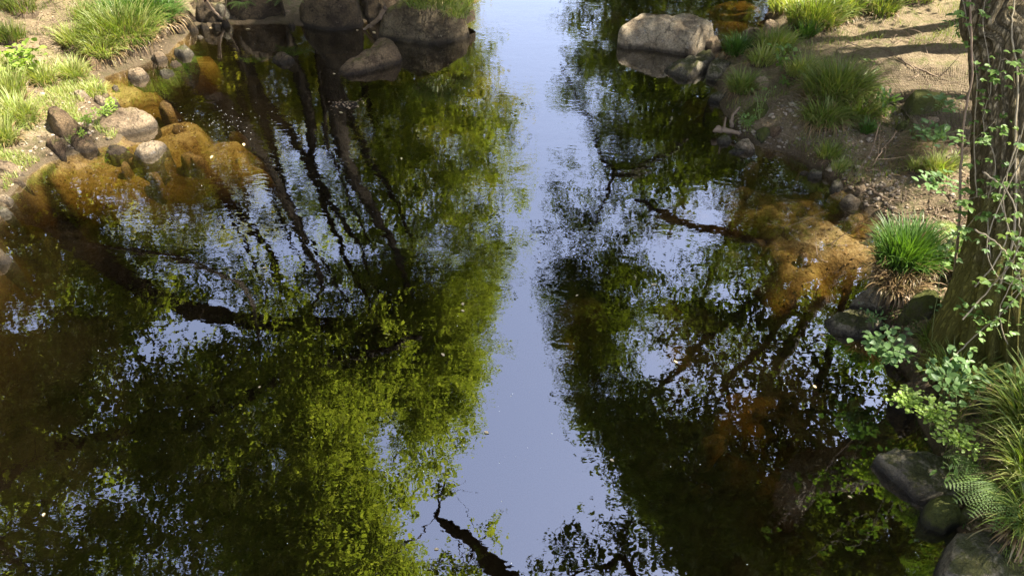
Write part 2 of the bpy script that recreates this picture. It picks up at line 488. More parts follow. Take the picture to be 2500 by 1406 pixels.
def ground_material():
    m, nt, out = nodes('bank_soil_and_river_sand')
    geo = N(nt, "ShaderNodeNewGeometry"); pos = geo.outputs['Position']
    s = N(nt, "ShaderNodeSeparateXYZ"); nt.links.new(pos, s.inputs[0])
    def ns(sc, det=8.0, ro=0.7, dist=0.0):
        n = N(nt, "ShaderNodeTexNoise", Scale=sc, Detail=det, Roughness=ro, Distortion=dist); nt.links.new(pos, n.inputs['Vector']); return n.outputs[0]
    a, b, c, d = ns(1.3), ns(7), ns(35, 5, .8), ns(120, 3, .8)
    dry = ramp(nt, [(0.3, (0.10, 0.075, 0.045)), (0.5, (0.23, 0.175, 0.105)), (0.7, (0.34, 0.265, 0.165))], mathn(nt, 'ADD', mathn(nt, 'MULTIPLY', a, .55), mathn(nt, 'MULTIPLY', c, .45))).outputs[0]
    v = N(nt, "ShaderNodeTexVoronoi", Scale=38.0); nt.links.new(pos, v.inputs['Vector'])
    bwn = N(nt, 'ShaderNodeRGBToBW'); nt.links.new(v.outputs['Color'], bwn.inputs[0])
    lit = mixc(nt, 0.3, dry, bwn.outputs[0], 'SOFT_LIGHT')
    v2 = N(nt, "ShaderNodeTexVoronoi", Scale=38.0); v2.feature = 'DISTANCE_TO_EDGE'; nt.links.new(pos, v2.inputs['Vector'])
    lit = mixc(nt, maprange(nt, v2.outputs[0], 0.0, 0.12, 0.28, 0.0), lit, (0.05, 0.035, 0.022))
    sxx = maprange(nt, s.outputs[0], -3.0, -7.0, 0.0, 1.0)
    green = maprange(nt, mathn(nt, 'ADD', b, mathn(nt, 'MULTIPLY', a, .6)), 0.80, 0.95)
    lit = mixc(nt, mathn(nt, 'MULTIPLY', green, 0.6), lit, (0.09, 0.11, 0.025))
    # wet mud close to the water line
    wetf = maprange(nt, mathn(nt, 'ADD', s.outputs[2], mathn(nt, 'MULTIPLY', b, -0.12)), -0.02, 0.12, 1.0, 0.0, True)
    land = mixc(nt, mathn(nt, 'MULTIPLY', wetf, 0.7), lit, (0.055, 0.038, 0.022))
    # bed
    n5 = ns(3.2, 8, .65, .8)
    bed = ramp(nt, [(0.36, (0.055, 0.035, 0.012)), (0.47, (0.22, 0.14, 0.055)), (0.60, (0.44, 0.335, 0.17)), (0.8, (0.54, 0.44, 0.26))], mathn(nt, 'ADD', mathn(nt, 'MULTIPLY', n5, .7), mathn(nt, 'MULTIPLY', c, .34))).outputs[0]
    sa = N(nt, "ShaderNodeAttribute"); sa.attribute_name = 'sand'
    silt_shade = ramp(nt, [(0.35, (0.022, 0.014, 0.006)), (0.55, (0.06, 0.038, 0.016)), (0.75, (0.12, 0.075, 0.03))], n5).outputs[0]  # dark silt colour, also standing in for shade on the bed off the sandbars
    bed = mixc(nt, sa.outputs['Fac'], silt_shade, bed)
    vb = N(nt, "ShaderNodeTexVoronoi", Scale=9.0); vb.feature = 'DISTANCE_TO_EDGE'; nt.links.new(pos, vb.inputs['Vector'])
    bed = mixc(nt, maprange(nt, vb.outputs[0], 0.0, 0.05, 0.35, 0.0), bed, (0.06, 0.035, 0.012))
    f = maprange(nt, s.outputs[2], -0.012, 0.006, 0.0, 1.0)
    col = mixc(nt, f, bed, land)
    pr = N(nt, "ShaderNodeBsdfPrincipled", Roughness=0.9)
    pr.inputs['Specular IOR Level'].default_value = 0.2
    nt.links.new(col, pr.inputs['Base Color'])
    h = mathn(nt, 'ADD', mathn(nt, 'MULTIPLY', c, 1.0), mathn(nt, 'MULTIPLY', d, 0.4))
    h = mathn(nt, 'ADD', h, mathn(nt, 'MULTIPLY', v.outputs[0], 0.5))
    bp = N(nt, "ShaderNodeBump", Strength=1.0, Distance=0.03); nt.links.new(h, bp.inputs['Height'])
    nt.links.new(bp.outputs[0], pr.inputs['Normal'])
    nt.links.new(pr.outputs[0], out.inputs[0])
    return m

xs = axis(-9.5, 9.0, 0.06, -180, 180)
ys = axis(1.5, 19.0, 0.06, -60, 330)
V, Fc = grid_mesh(xs, ys, height)
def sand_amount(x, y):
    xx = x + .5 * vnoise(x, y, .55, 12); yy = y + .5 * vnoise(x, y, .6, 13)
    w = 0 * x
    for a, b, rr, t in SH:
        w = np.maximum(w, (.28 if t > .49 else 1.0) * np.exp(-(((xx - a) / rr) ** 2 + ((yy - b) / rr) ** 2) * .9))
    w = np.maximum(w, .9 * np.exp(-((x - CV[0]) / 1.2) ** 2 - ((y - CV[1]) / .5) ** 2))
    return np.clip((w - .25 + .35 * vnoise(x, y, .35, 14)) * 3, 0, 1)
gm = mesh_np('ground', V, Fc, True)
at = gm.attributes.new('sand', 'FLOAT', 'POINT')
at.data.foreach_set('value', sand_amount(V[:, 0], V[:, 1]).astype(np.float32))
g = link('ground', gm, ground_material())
tag(g, kind='structure')

# ------------------------------------------------------------ water
def water_material():
    m, nt, out = nodes('river_water')
    geo = N(nt, "ShaderNodeNewGeometry"); pos = geo.outputs['Position']
    def ns(sx, sy, det=3.0, ro=0.55, dist=0.0, rot=0.0):
        mp = N(nt, "ShaderNodeMapping"); mp.inputs['Scale'].default_value = (sx, sy, 1); mp.inputs['Rotation'].default_value = (0, 0, rot)
        nt.links.new(pos, mp.inputs[0])
        n = N(nt, "ShaderNodeTexNoise", Scale=1.0, Detail=det, Roughness=ro, Distortion=dist); nt.links.new(mp.outputs[0], n.inputs['Vector']); return n.outputs[0]
    rip = ns(4.5, 11, 2, .45, .6, .12)      # cross-stream ripples
    fine = ns(11, 15, 1, .4, .8)
    swell = ns(1.6, 2.6, 2, .5)
    amount = maprange(nt, ns(0.35, 0.30, 2), 0.35, 0.68, 0.12, 1.0, True)
    s = N(nt, "ShaderNodeSeparateXYZ"); nt.links.new(pos, s.inputs[0])
    band = maprange(nt, s.outputs[1], 4.5, 7.5, 0.45, 1.0, True)   # slack water towards the bridge, riffle further up
    amt = mathn(nt, 'MULTIPLY', amount, band)
    h = mathn(nt, 'MULTIPLY', mathn(nt, 'ADD', mathn(nt, 'MULTIPLY', rip, 0.0010), mathn(nt, 'MULTIPLY', fine, 0.0005)), amt)
    h = mathn(nt, 'ADD', h, mathn(nt, 'MULTIPLY', fine, 0.00006))
    h = mathn(nt, 'ADD', h, mathn(nt, 'MULTIPLY', swell, 0.0022))
    bp = N(nt, "ShaderNodeBump", Strength=1.0, Distance=1.0); nt.links.new(h, bp.inputs['Height'])
    gl = N(nt, "ShaderNodeBsdfGlossy", Roughness=0.0); nt.links.new(bp.outputs[0], gl.inputs['Normal'])
    gl.inputs['Color'].default_value = (1, 1, 1, 1)
    tr = N(nt, "ShaderNodeBsdfTransparent"); tr.inputs[0].default_value = (0.97, 0.95, 0.9, 1)
    fr = N(nt, "ShaderNodeFresnel", IOR=1.33); nt.links.new(bp.outputs[0], fr.inputs['Normal'])
    fac = maprange(nt, fr.outputs[0], 0.02, 0.30, WATER_F0, 0.64)
    mx = N(nt, "ShaderNodeMixShader"); nt.links.new(fac, mx.inputs[0])
    nt.links.new(gl.outputs[0], mx.inputs[2])
    df = N(nt, "ShaderNodeBsdfDiffuse"); df.inputs[0].default_value = (0.30, 0.21, 0.085, 1)   # silt suspended in the peaty water
    mk = N(nt, "ShaderNodeMixShader"); mk.inputs[0].default_value = 0.010
    nt.links.new(tr.outputs[0], mk.inputs[1]); nt.links.new(df.outputs[0], mk.inputs[2])
    nt.links.new(mk.outputs[0], mx.inputs[1])
    nt.links.new(mx.outputs[0], out.inputs[0])
    va = N(nt, "ShaderNodeVolumeAbsorption", Density=4.2); va.inputs[0].default_value = (0.62, 0.545, 0.25, 1)
    nt.links.new(va.outputs[0], out.inputs['Volume'])
    return m
WATER_F0 = 0.215
xs = axis(-7, 7, 0.5, -40, 40); ys = axis(0, 20, 0.5, -50, 260)
V, Fc = grid_mesh(xs, ys, lambda x, y: 0 * x)
w = link('river_water', mesh_np('river_water', V, Fc), water_material())
tag(w, kind='structure')

# ------------------------------------------------------------ rocks
GR_SUB = 'stones lying under the shallow water'
def rock_from_outline(name, outline, h, mat, z0=None, p=3.2, q=1.8, tilt=(0, 0), rough=1.0, label=None, group=None, n=44, rings=14, cat='rock', facet=1.0, sink=0.18, back=0.7, base_y=None):
    o = np.array(outline, float)
    # resample closed outline
    cl = np.vstack([o, o[:1]])
    seg = np.linalg.norm(np.diff(cl, axis=0), axis=1); cum = np.concatenate([[0], np.cumsum(seg)])
    t = np.linspace(0, cum[-1], n, endpoint=False)
    pts = np.stack([np.interp(t, cum, cl[:, k]) for k in (0, 1)], 1)
    for _ in range(1):
        pts = 0.5 * pts + 0.25 * (np.roll(pts, 1, 0) + np.roll(pts, -1, 0))
    y1, y0 = pts[:, 1].max(), pts[:, 1].min()
    cx = pts[:, 0].mean()
    if z0 is None:
        z0 = G(cx, y1)[2]
    fp = []
    for x, y in pts:
        gg = (y1 - y) / (y1 - y0 + 1e-6)
        gg = gg * gg * (3 - 2 * gg)
        fp.append(P(x, y, z0 + h * back * gg))
    fp = np.array(fp)[:, :2]
    c = fp.mean(0)
    sd = random.random() * 100
    size = np.linalg.norm(fp - c, axis=1).mean()
    S = np.linspace(1, 0, rings + 1)[:-1] ** 0.8
    V = []
    for s in [1.04] + list(S):
        if s > 1: z = z0 - sink - 0.25
        else: z = z0 - sink + (h + sink) * max(0, (1 - s ** p)) ** (1 / q)
        for (x, y) in fp:
            dx, dy = (x - c[0]), (y - c[1])
            X, Y = c[0] + dx * s, c[1] + dy * s
            zz = z
            if s <= 1: zz += (tilt[0] * dx * s + tilt[1] * dy * s) * min(1, (1 - s) * 3)
            v = Vector((X, Y, zz))
            f1 = 1.6 / max(size, 0.12)
            nv = noise.noise_vector(v * f1 + Vector((sd, 0, 0))) * 0.16 * size * rough
            nv += noise.noise_vector(v * f1 * 2.7 + Vector((0, sd, 0))) * 0.07 * size * rough
            nv += noise.noise_vector(v * 14 + Vector((0, sd, 0))) * 0.012 * rough
            nv.x *= 0.55; nv.y *= 0.55
            V.append((v + nv)[:])
    V = np.array(V)
    rf = np.random.default_rng(int(abs(c[0] * 991 + c[1] * 577)))
    ctr = np.array([c[0], c[1], z0 + h * .25])
    for _ in range(int(13 * facet)):
        nn = rf.normal(0, 1, 3); nn[2] = abs(nn[2]) * .9 + .12; nn /= np.linalg.norm(nn)
        dd = (V - ctr) @ nn
        lim = dd.max() * rf.uniform(.74, .93)
        ex = np.maximum(dd - lim, 0)
        V = V - nn[None] * (ex * .88)[:, None]
    hf = np.array([noise.noise(Vector(v) * 22 + Vector((sd, 0, 0))) + .6 * noise.noise(Vector(v) * 50) + 1.6 * noise.noise(Vector(v) * 9) for v in V]) * .014 * rough
    V[:, 2] += hf
    V = V.tolist()
    V.append(np.array(V)[-n:].mean(0).tolist())
    V = np.array(V)
    R = rings + 1
    Fq, Ft = [], []
    for i in range(R - 1):
        for j in range(n):
            k = (j + 1) % n
            Fq.append((i * n + j, i * n + k, (i + 1) * n + k, (i + 1) * n + j))
    last = (R - 1) * n
    org = np.array([c[0], c[1], z0])
    me = bpy.data.meshes.new(name)
    me.from_pydata([tuple(v) for v in (V - org)], [], Fq + [(last + j, last + (j + 1) % n, len(V) - 1) for j in range(n)])
    me.polygons.foreach_set('use_smooth', [True] * len(me.polygons))
    me.update()
    ob = link(name, me, mat, None, tuple(org))
    tag(ob, label, cat, group)
    return ob

def blob(cx, cy, rx, ry, rot=0, n=14, jag=0.12):
    r = random.Random(int(cx * 7 + cy))
    out = []
    ph = r.random() * 6
    for i in range(n):
        a = 2 * math.pi * i / n
        k = 1 + jag * (r.random() - .5) * 2
        x, y = math.cos(a) * rx * k, math.sin(a) * ry * k
        cr, sr = math.cos(math.radians(rot)), math.sin(math.radians(rot))
        out.append((cx + x * cr - y * sr, cy + x * sr + y * cr))
    return out

rk = rock_from_outline
# --- far left boulders
rk('boulder', [(715, -30), (725, 20), (735, 62), (760, 72), (820, 76), (880, 68), (892, 40), (880, 10), (860, -40), (790, -60)], 0.95, M['rock_dark'], 0.0, p=4, q=2.2, label='big dark rounded boulder left of the grass-topped boulder', n=72, rings=26)
rk('boulder', [(556, 5), (556, 40), (590, 56), (650, 52), (700, 38), (708, 5), (680, -30), (600, -35)], 0.75, M['rock_dark'], 0.0, p=4, q=2, label='dark boulder behind the fern at the far left waterline', n=60, rings=20)
rk('boulder', [(915, 50), (912, 80), (940, 92), (1000, 108), (1060, 116), (1110, 110), (1146, 92), (1156, 50), (1130, 15), (1080, -10), (1010, -20), (960, 0), (930, 25)], 0.70, M['rock_far'], 0.0, p=3.2, q=2, label='large dark boulder with green grass growing on its top', n=80, rings=26)
rk('leaning_rock', [(820, 176), (830, 160), (862, 142), (900, 110), (938, 86), (962, 92), (984, 124), (978, 142), (930, 166), (880, 182), (840, 188)], 0.20, M['rock_brown'], 0.0, p=7, q=2.2, tilt=(0.30, 0.0), facet=0, back=1.0, label='long brown wedge-shaped rock rising from the water in front of the grass-topped boulder', n=64, rings=20, rough=.6)
rk('small_rock', blob(690, 142, 34, 17), 0.14, M['rock_dark'], 0.0, label='small dark rock alone in the far left water')
rk('flat_rock', blob(842, 256, 50, 12, 0), 0.05, M['rock_dark'], 0.0, label='low flat rock scattered with pale leaves just breaking the surface', p=2.5)
rk('rock', blob(915, 16, 32, 14), 0.5, M['rock_dark'], 0.0, label='small rock wedged between the two biggest far boulders')
rk('rock', blob(505, 30, 44, 26), 0.35, M['rock_dark'], None, label='dark rubble stone on the far left waterline under a driftwood branch')
rk('rock', blob(450, 40, 34, 26), 0.35, M['rock_dark'], None, label='dark stone behind the big grass tussock')
rk('rock', blob(540, 32, 28, 22), 0.3, M['rock_grey'], None, label='grey stone left of the fern boulder')
rk('rock', blob(600, -20, 60, 30), 0.7, M['rock_dark'], None, label='dark boulder cut by the top edge above the fern')
for a_, b_, c_, d_, e_ in [(436, 74, 16, 11, 'small dark stone between the big tussock and the far rubble'), (468, 66, 18, 11, 'dark rubble stone at the end of the far left shore'), (498, 64, 15, 9, 'flat dark stone under the pale stripped branch'), (528, 62, 16, 8, 'low dark stone right of the pale stripped branch'), (550, 54, 14, 10, 'dark stone tucked against the fern boulder'),
                            (480, 10, 26, 16, 'dark stone at the top edge behind the far rubble'), (520, -5, 24, 14, 'stone at the top edge left of the fern'), (712, 60, 10, 9, 'small stone in the gap between the two far left boulders')]:
    rk('rock', blob(a_, b_, c_, d_), .12, M['rock_dark'], None, label=e_)
# --- left cove stones
LS = [
    (blob(334, 182, 33, 18), .15, 'rock_tan', 0, 'round tan rock standing in the cove below the big tussock'),
    (blob(388, 138, 22, 15), .13, 'rock_tan', 0, 'round tan rock at the edge of the big tussock'),
    (blob(446, 124, 29, 17), .15, 'rock_grey', 0, 'dark wedge rock right of the big tussock'),
    (blob(427, 155, 21, 10), .06, 'rock_brown', 0, 'small brown rock between the cove rocks'),
    (blob(406, 176, 26, 11), .07, 'rock_grey', 0, 'low grey rock just above the water in the cove'),
    (blob(280, 212, 10, 8), .07, 'rock_pale', 0, 'tiny pale stone in the shallow orange cove'),
    (blob(489, 90, 12, 5), .04, 'rock_pale', 0, 'tiny pale stone in the dark far water'),
    (blob(228, 156, 17, 18), .2, 'rock_brown', None, 'brown rock under the overhanging roots of the big tussock'),
    (blob(226, 182, 16, 14), .1, 'rock_brown', 0, 'dark rock at the foot of the tussock bank'),
    ([(92, 292), (100, 268), (145, 262), (190, 275), (204, 300), (196, 330), (160, 342), (125, 330)], .34, 'rock_brown', None, 'dark brown mossy rock, topmost of the left shore pile'),
    ([(106, 332), (118, 324), (150, 336), (170, 362), (166, 384), (140, 388), (112, 366)], .22, 'rock_brown', 0.02, 'tilted brown rock at the front of the left shore pile'),
    ([(166, 358), (184, 336), (205, 318), (232, 342), (243, 362), (215, 376), (178, 374)], .22, 'rock_brown', 0.0, 'wedge-shaped mossy rock with a leafy sprig on top'),
    ([(208, 300), (240, 272), (300, 262), (350, 258), (380, 268), (384, 292), (360, 312), (300, 334), (248, 346), (215, 330)], .26, 'rock_tan', 0.0, 'large flat tan slab with small green plants growing on it'),
    ([(316, 372), (330, 352), (372, 330), (398, 330), (412, 346), (396, 368), (372, 392), (350, 396), (326, 384)], .12, 'rock_pale', 0.0, 'pale angular rock at the tip of the left shore'),
    (blob(282, 362, 42, 16), .05, 'rock_brown', 0, 'wet brown slab between the wedge rock and the pale angular rock'),
    (blob(245, 246, 22, 14), .10, 'rock_pale', None, 'pale flat stone behind the big tan slab'),
    (blob(196, 232, 26, 13), .09, 'rock_pale', None, 'pale rounded stone beside the round-leaved sapling'),
    (blob(278, 248, 18, 14), .10, 'rock_tan', None, 'yellowish stone at the head of the left shore slab'),
    ([(-40, 400), (10, 384), (48, 396), (56, 412), (20, 424), (-40, 424)], .14, 'rock_tan', None, 'furry tan rock at the left picture edge above the slab'),
    ([(-40, 440), (10, 428), (60, 424), (70, 438), (30, 456), (10, 464), (-40, 462)], .13, 'rock_brown', 0, 'long flat brown slab at the left picture edge'),
    (blob(10, 486, 28, 16), .12, 'rock_pale', 0, 'pale rock at the left picture edge below the slab'),
    (blob(0, 514, 34, 16), .12, 'rock_grey', 0, 'dark rock at the left picture edge below the pale rock'),
    ([(-60, 600), (0, 594), (28, 608), (34, 628), (20, 644), (-60, 652)], .2, 'rock_dark', 0, 'dark rock alone at the left picture edge in deep shade'),
    (blob(120, 108, 38, 14), .12, 'rock_tan', None, 'yellowish rock half buried in the left path'),
    (blob(150, 70, 20, 10), .07, 'rock_tan', None, 'small buried stone on the left path'),
]
for o_, h_, m_, z_, lb in LS: rk('rock', o_, h_, M[m_], z_, label=lb)
# --- right bank
rk('boulder', [(1504, 92), (1506, 58), (1530, 47), (1580, 52), (1640, 54), (1690, 42), (1728, 44), (1746, 66), (1750, 92), (1722, 122), (1690, 142), (1640, 132), (1560, 112), (1515, 104)], 0.42, M['rock_pale'], 0.0, p=8, q=2.6, label='big pale flat-topped boulder on the far right water', n=84, rings=28, rough=.75, facet=.35)
RS = [
    ([(1712, 118), (1718, 96), (1750, 86), (1770, 96), (1762, 116), (1735, 128)], .28, 'rock_tan', 0.0, 'rounded tan rock against the big pale boulder'),
    ([(1602, 168), (1640, 166), (1680, 144), (1716, 128), (1738, 118), (1750, 130), (1740, 160), (1700, 190), (1668, 202), (1640, 188)], .20, 'rock_grey', 0.0, 'long sloping grey slab running into the water below the big pale boulder'),
    ([(1716, 190), (1728, 160), (1745, 140), (1770, 150), (1794, 170), (1786, 190), (1750, 202)], .26, 'rock_grey', 0.0, 'dark rounded rock beside the sloping grey slab'),
    (blob(1830, 92, 36, 18), .28, 'rock_tan', None, 'tan rock behind the small far tussock'),
    (blob(1880, 76, 22, 12), .30, 'rock_tan', None, 'rough yellowish rock behind the far tussocks'),
    (blob(1752, 238, 26, 18), .12, 'rock_grey', 0, 'smooth blue-grey rock at the water beside a drooping tussock'),
    (blob(1858, 205, 26, 18), .18, 'rock_tan', None, 'brown rock between two grass tussocks'),
    ([(1806, 300), (1815, 270), (1845, 252), (1880, 250), (1890, 280), (1880, 305), (1850, 318), (1820, 315)], .30, 'rock_moss', 0.05, 'mossy green rock behind the little leafy herb'),
    ([(1844, 330), (1846, 308), (1868, 304), (1884, 324), (1882, 346), (1860, 350)], .16, 'rock_moss', .05, 'small upright mossy stone on the muddy shore'),
    (blob(1894, 316, 18, 14), .12, 'rock_brown', None, 'small brown stone beside the upright mossy stone'),
    ([(1790, 350), (1800, 336), (1830, 340), (1852, 362), (1852, 376), (1830, 376), (1805, 368)], .11, 'rock_pale', 0, 'pale angular stone lying at the right waterline'),
    (blob(1768, 342, 24, 13), .06, 'rock_grey', 0, 'wet dark stone beside the pale angular waterline stone'),
    (blob(1800, 370, 26, 9), .03, 'rock_grey', 0, 'flat wet stone just under the pale angular stone'),
    ([(2020, 462), (2030, 440), (2055, 438), (2066, 452), (2050, 472), (2034, 472)], .11, 'rock_grey', 0, 'dark stone under the small sunny grass tuft'),
    ([(2046, 490), (2060, 475), (2090, 474), (2112, 490), (2100, 505), (2066, 508)], .10, 'rock_pale', 0, 'smooth pale grey stone at the edge of the orange sand'),
    ([(2086, 462), (2100, 450), (2118, 456), (2114, 468), (2096, 472)], .07, 'rock_tan', None, 'yellowish stone behind the smooth pale grey stone'),
    (blob(2106, 442, 8, 7), .04, 'rock_tan', None, 'tiny tan stone on the muddy shore'),
    (blob(1964, 422, 14, 6), .03, 'rock_tan', 0, 'thin pale stone at the dark waterline'),
    (blob(1990, 424, 22, 13), .08, 'rock_grey', 0, 'dark wet stone left of the sunny grass tuft'),
    (blob(2202, 310, 18, 12), .12, 'rock_moss', None, 'small mossy stone left of the square stone block'),
    (blob(2270, 300, 36, 16), .12, 'rock_tan', None, 'broken tan stone below the square stone block'),
    ([(2075, 740), (2085, 705), (2120, 690), (2180, 700), (2210, 730), (2180, 760), (2140, 770), (2100, 760)], .38, 'rock_grey', 0.0, 'dark rock under the dark green tussock'),
    ([(2004, 775), (2030, 762), (2090, 752), (2140, 764), (2165, 790), (2150, 815), (2110, 832), (2060, 820), (2020, 800)], .16, 'rock_grey', 0.0, 'flat dark rock jutting into the water below the dark green tussock'),
    ([(2170, 830), (2200, 800), (2250, 795), (2290, 830), (2280, 870), (2220, 900), (2180, 870)], .34, 'rock_grey', 0.0, 'grey rock behind the round-leaved bramble'),
    ([(2166, 950), (2180, 925), (2230, 910), (2290, 930), (2310, 970), (2280, 1010), (2220, 1015), (2180, 985)], .36, 'rock_dark', 0.0, 'dark mossy rock above the lacy yellow-green herb'),
    ([(2130, 1100), (2170, 1088), (2230, 1100), (2300, 1110), (2340, 1140), (2350, 1200), (2330, 1250), (2270, 1260), (2240, 1235), (2200, 1180), (2160, 1140)], .22, 'rock_grey', 0.0, 'large grey triangular slab jutting into the dark water'),
    ([(2250, 1245), (2270, 1205), (2330, 1200), (2350, 1240), (2345, 1280), (2300, 1305), (2262, 1290)], .26, 'rock_moss', 0.0, 'rounded mossy rock against the lower corner of the triangular slab'),
    ([(2262, 1360), (2290, 1320), (2350, 1290), (2440, 1300), (2560, 1340), (2600, 1430), (2500, 1500), (2340, 1470), (2280, 1420)], .34, 'rock_grey', 0.0, 'large flat grey-green rock in the bottom right corner'),
    (blob(2400, 1240, 60, 40), .3, 'rock_moss', 0.1, 'dark mossy rock in the shade behind the low fern'),
    (blob(2420, 985, 40, 36), .3, 'rock_moss', .35, 'mossy stone below the roots of the ivy-clad tree'),
    (blob(2255, 745, 46, 40), .3, 'rock_moss', .25, 'dark mossy stone between the dark tussock and the tree foot'),
]
for o_, h_, m_, z_, lb in RS:
    sl_ = 'slab' in lb.split(' against')[0] or 'flat' in lb
    rk('rock', o_, h_ * (.72 if sl_ else 1), M[m_], z_, label=lb, n=64 if h_ > .2 or sl_ else 40, rings=20 if h_ > .2 or sl_ else 12, p=10 if sl_ else 5, q=3.0 if sl_ else 2.0, facet=.6 if sl_ else 1.0)
rk('stone_block', [(2205, 290), (2208, 224), (2255, 222), (2300, 240), (2305, 290), (2240, 300)], .30, M['rock_moss'], None, p=9, q=2.5, label='square-cut mossy stone block in the bank below the netting', cat='stone', rough=.5)

# stones under water
def sub_stone(px, py, r, i):
    where = 'under the left shallows' if px < 1000 else 'in mid river left of the orange patches' if px < 1530 else 'in the orange patches right of mid river' if py < 790 and px < 1745 else 'on the sandy shallows beside the right bank' if py < 720 else 'in the dark water near the right bank'
    q = P(px, py)
    z = hz(q[0], q[1])
    q = P(px, py, z)
    z = min(hz(q[0], q[1]), -0.03)
    o = rock_from_outline('submerged_stone', blob(px, py, r, r * .55, random.uniform(-25, 25), 10, .2), min(0.08, r / ppm(px, py) * .4, -z * .6), M['rock_bed'], z, n=20, rings=6, sink=.05,
                          label='orange-brown stone lying ' + where, group=GR_SUB)
rs = random.Random(3)
for k in range(26): sub_stone(rs.uniform(300, 640), rs.uniform(250, 430), rs.uniform(8, 26), k)
for k in range(34): sub_stone(rs.uniform(1720, 2100), rs.uniform(380, 680), rs.uniform(8, 30), k)
for k in range(14): sub_stone(rs.uniform(1540, 1740), rs.uniform(420, 780), rs.uniform(14, 36), k)
for k in range(12): sub_stone(rs.uniform(1650, 2100), rs.uniform(820, 1300), rs.uniform(20, 50), k)
for k in range(7): sub_stone(rs.uniform(1320, 1500), rs.uniform(640, 740), rs.uniform(14, 30), k)

# ------------------------------------------------------------ grass
def blades(roots, dirs, length, width, droop, seg=5, mb=None):
    """vectorised arching blades. roots (n,3), dirs (n,2) outward, length,width,droop (n)"""
    n = len(roots)
    t = np.linspace(0, 1, seg + 1)
    L = length[:, None] * np.ones_like(t)[None]
    lean0 = droop[:, None] * 0.35
    lean = lean0 + (droop[:, None] * 1.5) * (t[None] ** 1.3)      # angle from vertical
    lean = np.minimum(lean, 2.75)
    dl = length[:, None] / seg
    hx = np.cumsum(np.sin(lean) * dl, 1); hx = np.concatenate([np.zeros((n, 1)), hx[:, :-1]], 1)
    vz = np.cumsum(np.cos(lean) * dl, 1); vz = np.concatenate([np.zeros((n, 1)), vz[:, :-1]], 1)
    cx = roots[:, 0:1] + dirs[:, 0:1] * hx
    cy = roots[:, 1:2] + dirs[:, 1:2] * hx
    cz = roots[:, 2:3] + vz
    side_a = np.arctan2(dirs[:, 1], dirs[:, 0]) + np.pi / 2 + rng.normal(0, .6, n)
    sx, sy = np.cos(side_a)[:, None], np.sin(side_a)[:, None]
    w = width[:, None] * (1 - t[None] ** 1.7 * 0.92)
    A = np.stack([cx - sx * w, cy - sy * w, cz], -1)
    B = np.stack([cx + sx * w, cy + sy * w, cz + w * .3], -1)
    V = np.stack([A, B], 2).reshape(n * (seg + 1) * 2, 3)
    base = (np.arange(n) * (seg + 1) * 2)[:, None] + 2 * np.arange(seg)[None]
    Fq = np.stack([base, base + 1, base + 3, base + 2], -1).reshape(-1, 4)
    return V, Fq

def tussock(px, py, rpx, lpx, n, mat, label, z=None, droop=1.0, dead=0.25, group=None, width=0.0048, ysq=0.8, name='grass_tussock', mound=True, bias=None):
    """px,py = base centre; rpx root patch radius in px; lpx blade length in px"""
    g0 = G(px, py) if z is None else P(px, py, z)
    k = ppm(px, py, g0[2])
    r, L = rpx / k, lpx / k
    root = empty(name, g0, label, 'grass tussock', group)
    def gen(m, rr, ll, dr, zoff=0):
        a = rng.uniform(0, 2 * np.pi, m); q = np.sqrt(rng.random(m)) * rr
        x, y = np.cos(a) * q, np.sin(a) * q * ysq
        zz = 0.10 * (1 - (q / max(rr, 1e-3)) ** 2) * min(1, r * 2) + zoff
        th = height(g0[0] + x, g0[1] + y)
        zz = np.maximum(zz + 0.0, np.where(th > 0, th - g0[2], zz)) if z is None else zz
        ang = a + rng.normal(0, 0.7, m)
        d = np.stack([np.cos(ang), np.sin(ang)], 1)
        if bias is not None:
            d = d * 0.7 + np.array(bias)[None] * 0.7
            d /= np.linalg.norm(d, axis=1)[:, None] + 1e-6
        ln = ll * rng.uniform(0.35, 1.2, m)
        dp = dr * (0.25 + 0.75 * q / rr) * rng.uniform(.6, 1.3, m)
        return blades(np.stack([x, y, zz], 1), d, ln, width * rng.uniform(.7, 1.5, m) * (1 + L), dp)
    V, Fq = gen(n, r, L, droop)
    o = link('blades', mesh_np('blades', V, Fq), mat, root)
    if dead > 0:
        V, Fq = gen(int(n * dead), r * 1.02, L * .75, droop * 1.9, -0.02)
        link('dead_skirt', mesh_np('dead_skirt', V, Fq), M['grass_dead'], root)
    if mound:
        nn = 18; V = []; Fq = []
        for i, (s, zf) in enumerate(((1.1, -.35), (1.05, -.08), (.85, .02), (.5, .07), (.05, .10))):
            for j in range(nn):
                a = 2 * math.pi * j / nn
                nz = 1 + .25 * noise.noise(Vector((math.cos(a) * 1.5 + px, math.sin(a) * 1.5 + py, i * .4)))
                V.append((math.cos(a) * r * s * nz, math.sin(a) * r * s * ysq * nz, zf * min(1, r * 2 + .1)))
        for i in range(4):
            for j in range(nn):
                k2 = (j + 1) % nn
                Fq.append((i * nn + j, i * nn + k2, (i + 1) * nn + k2, (i + 1) * nn + j))
        link('root_mound', mesh_np('root_mound', V, Fq, True), M['soil'], root)
    return root

T = tussock
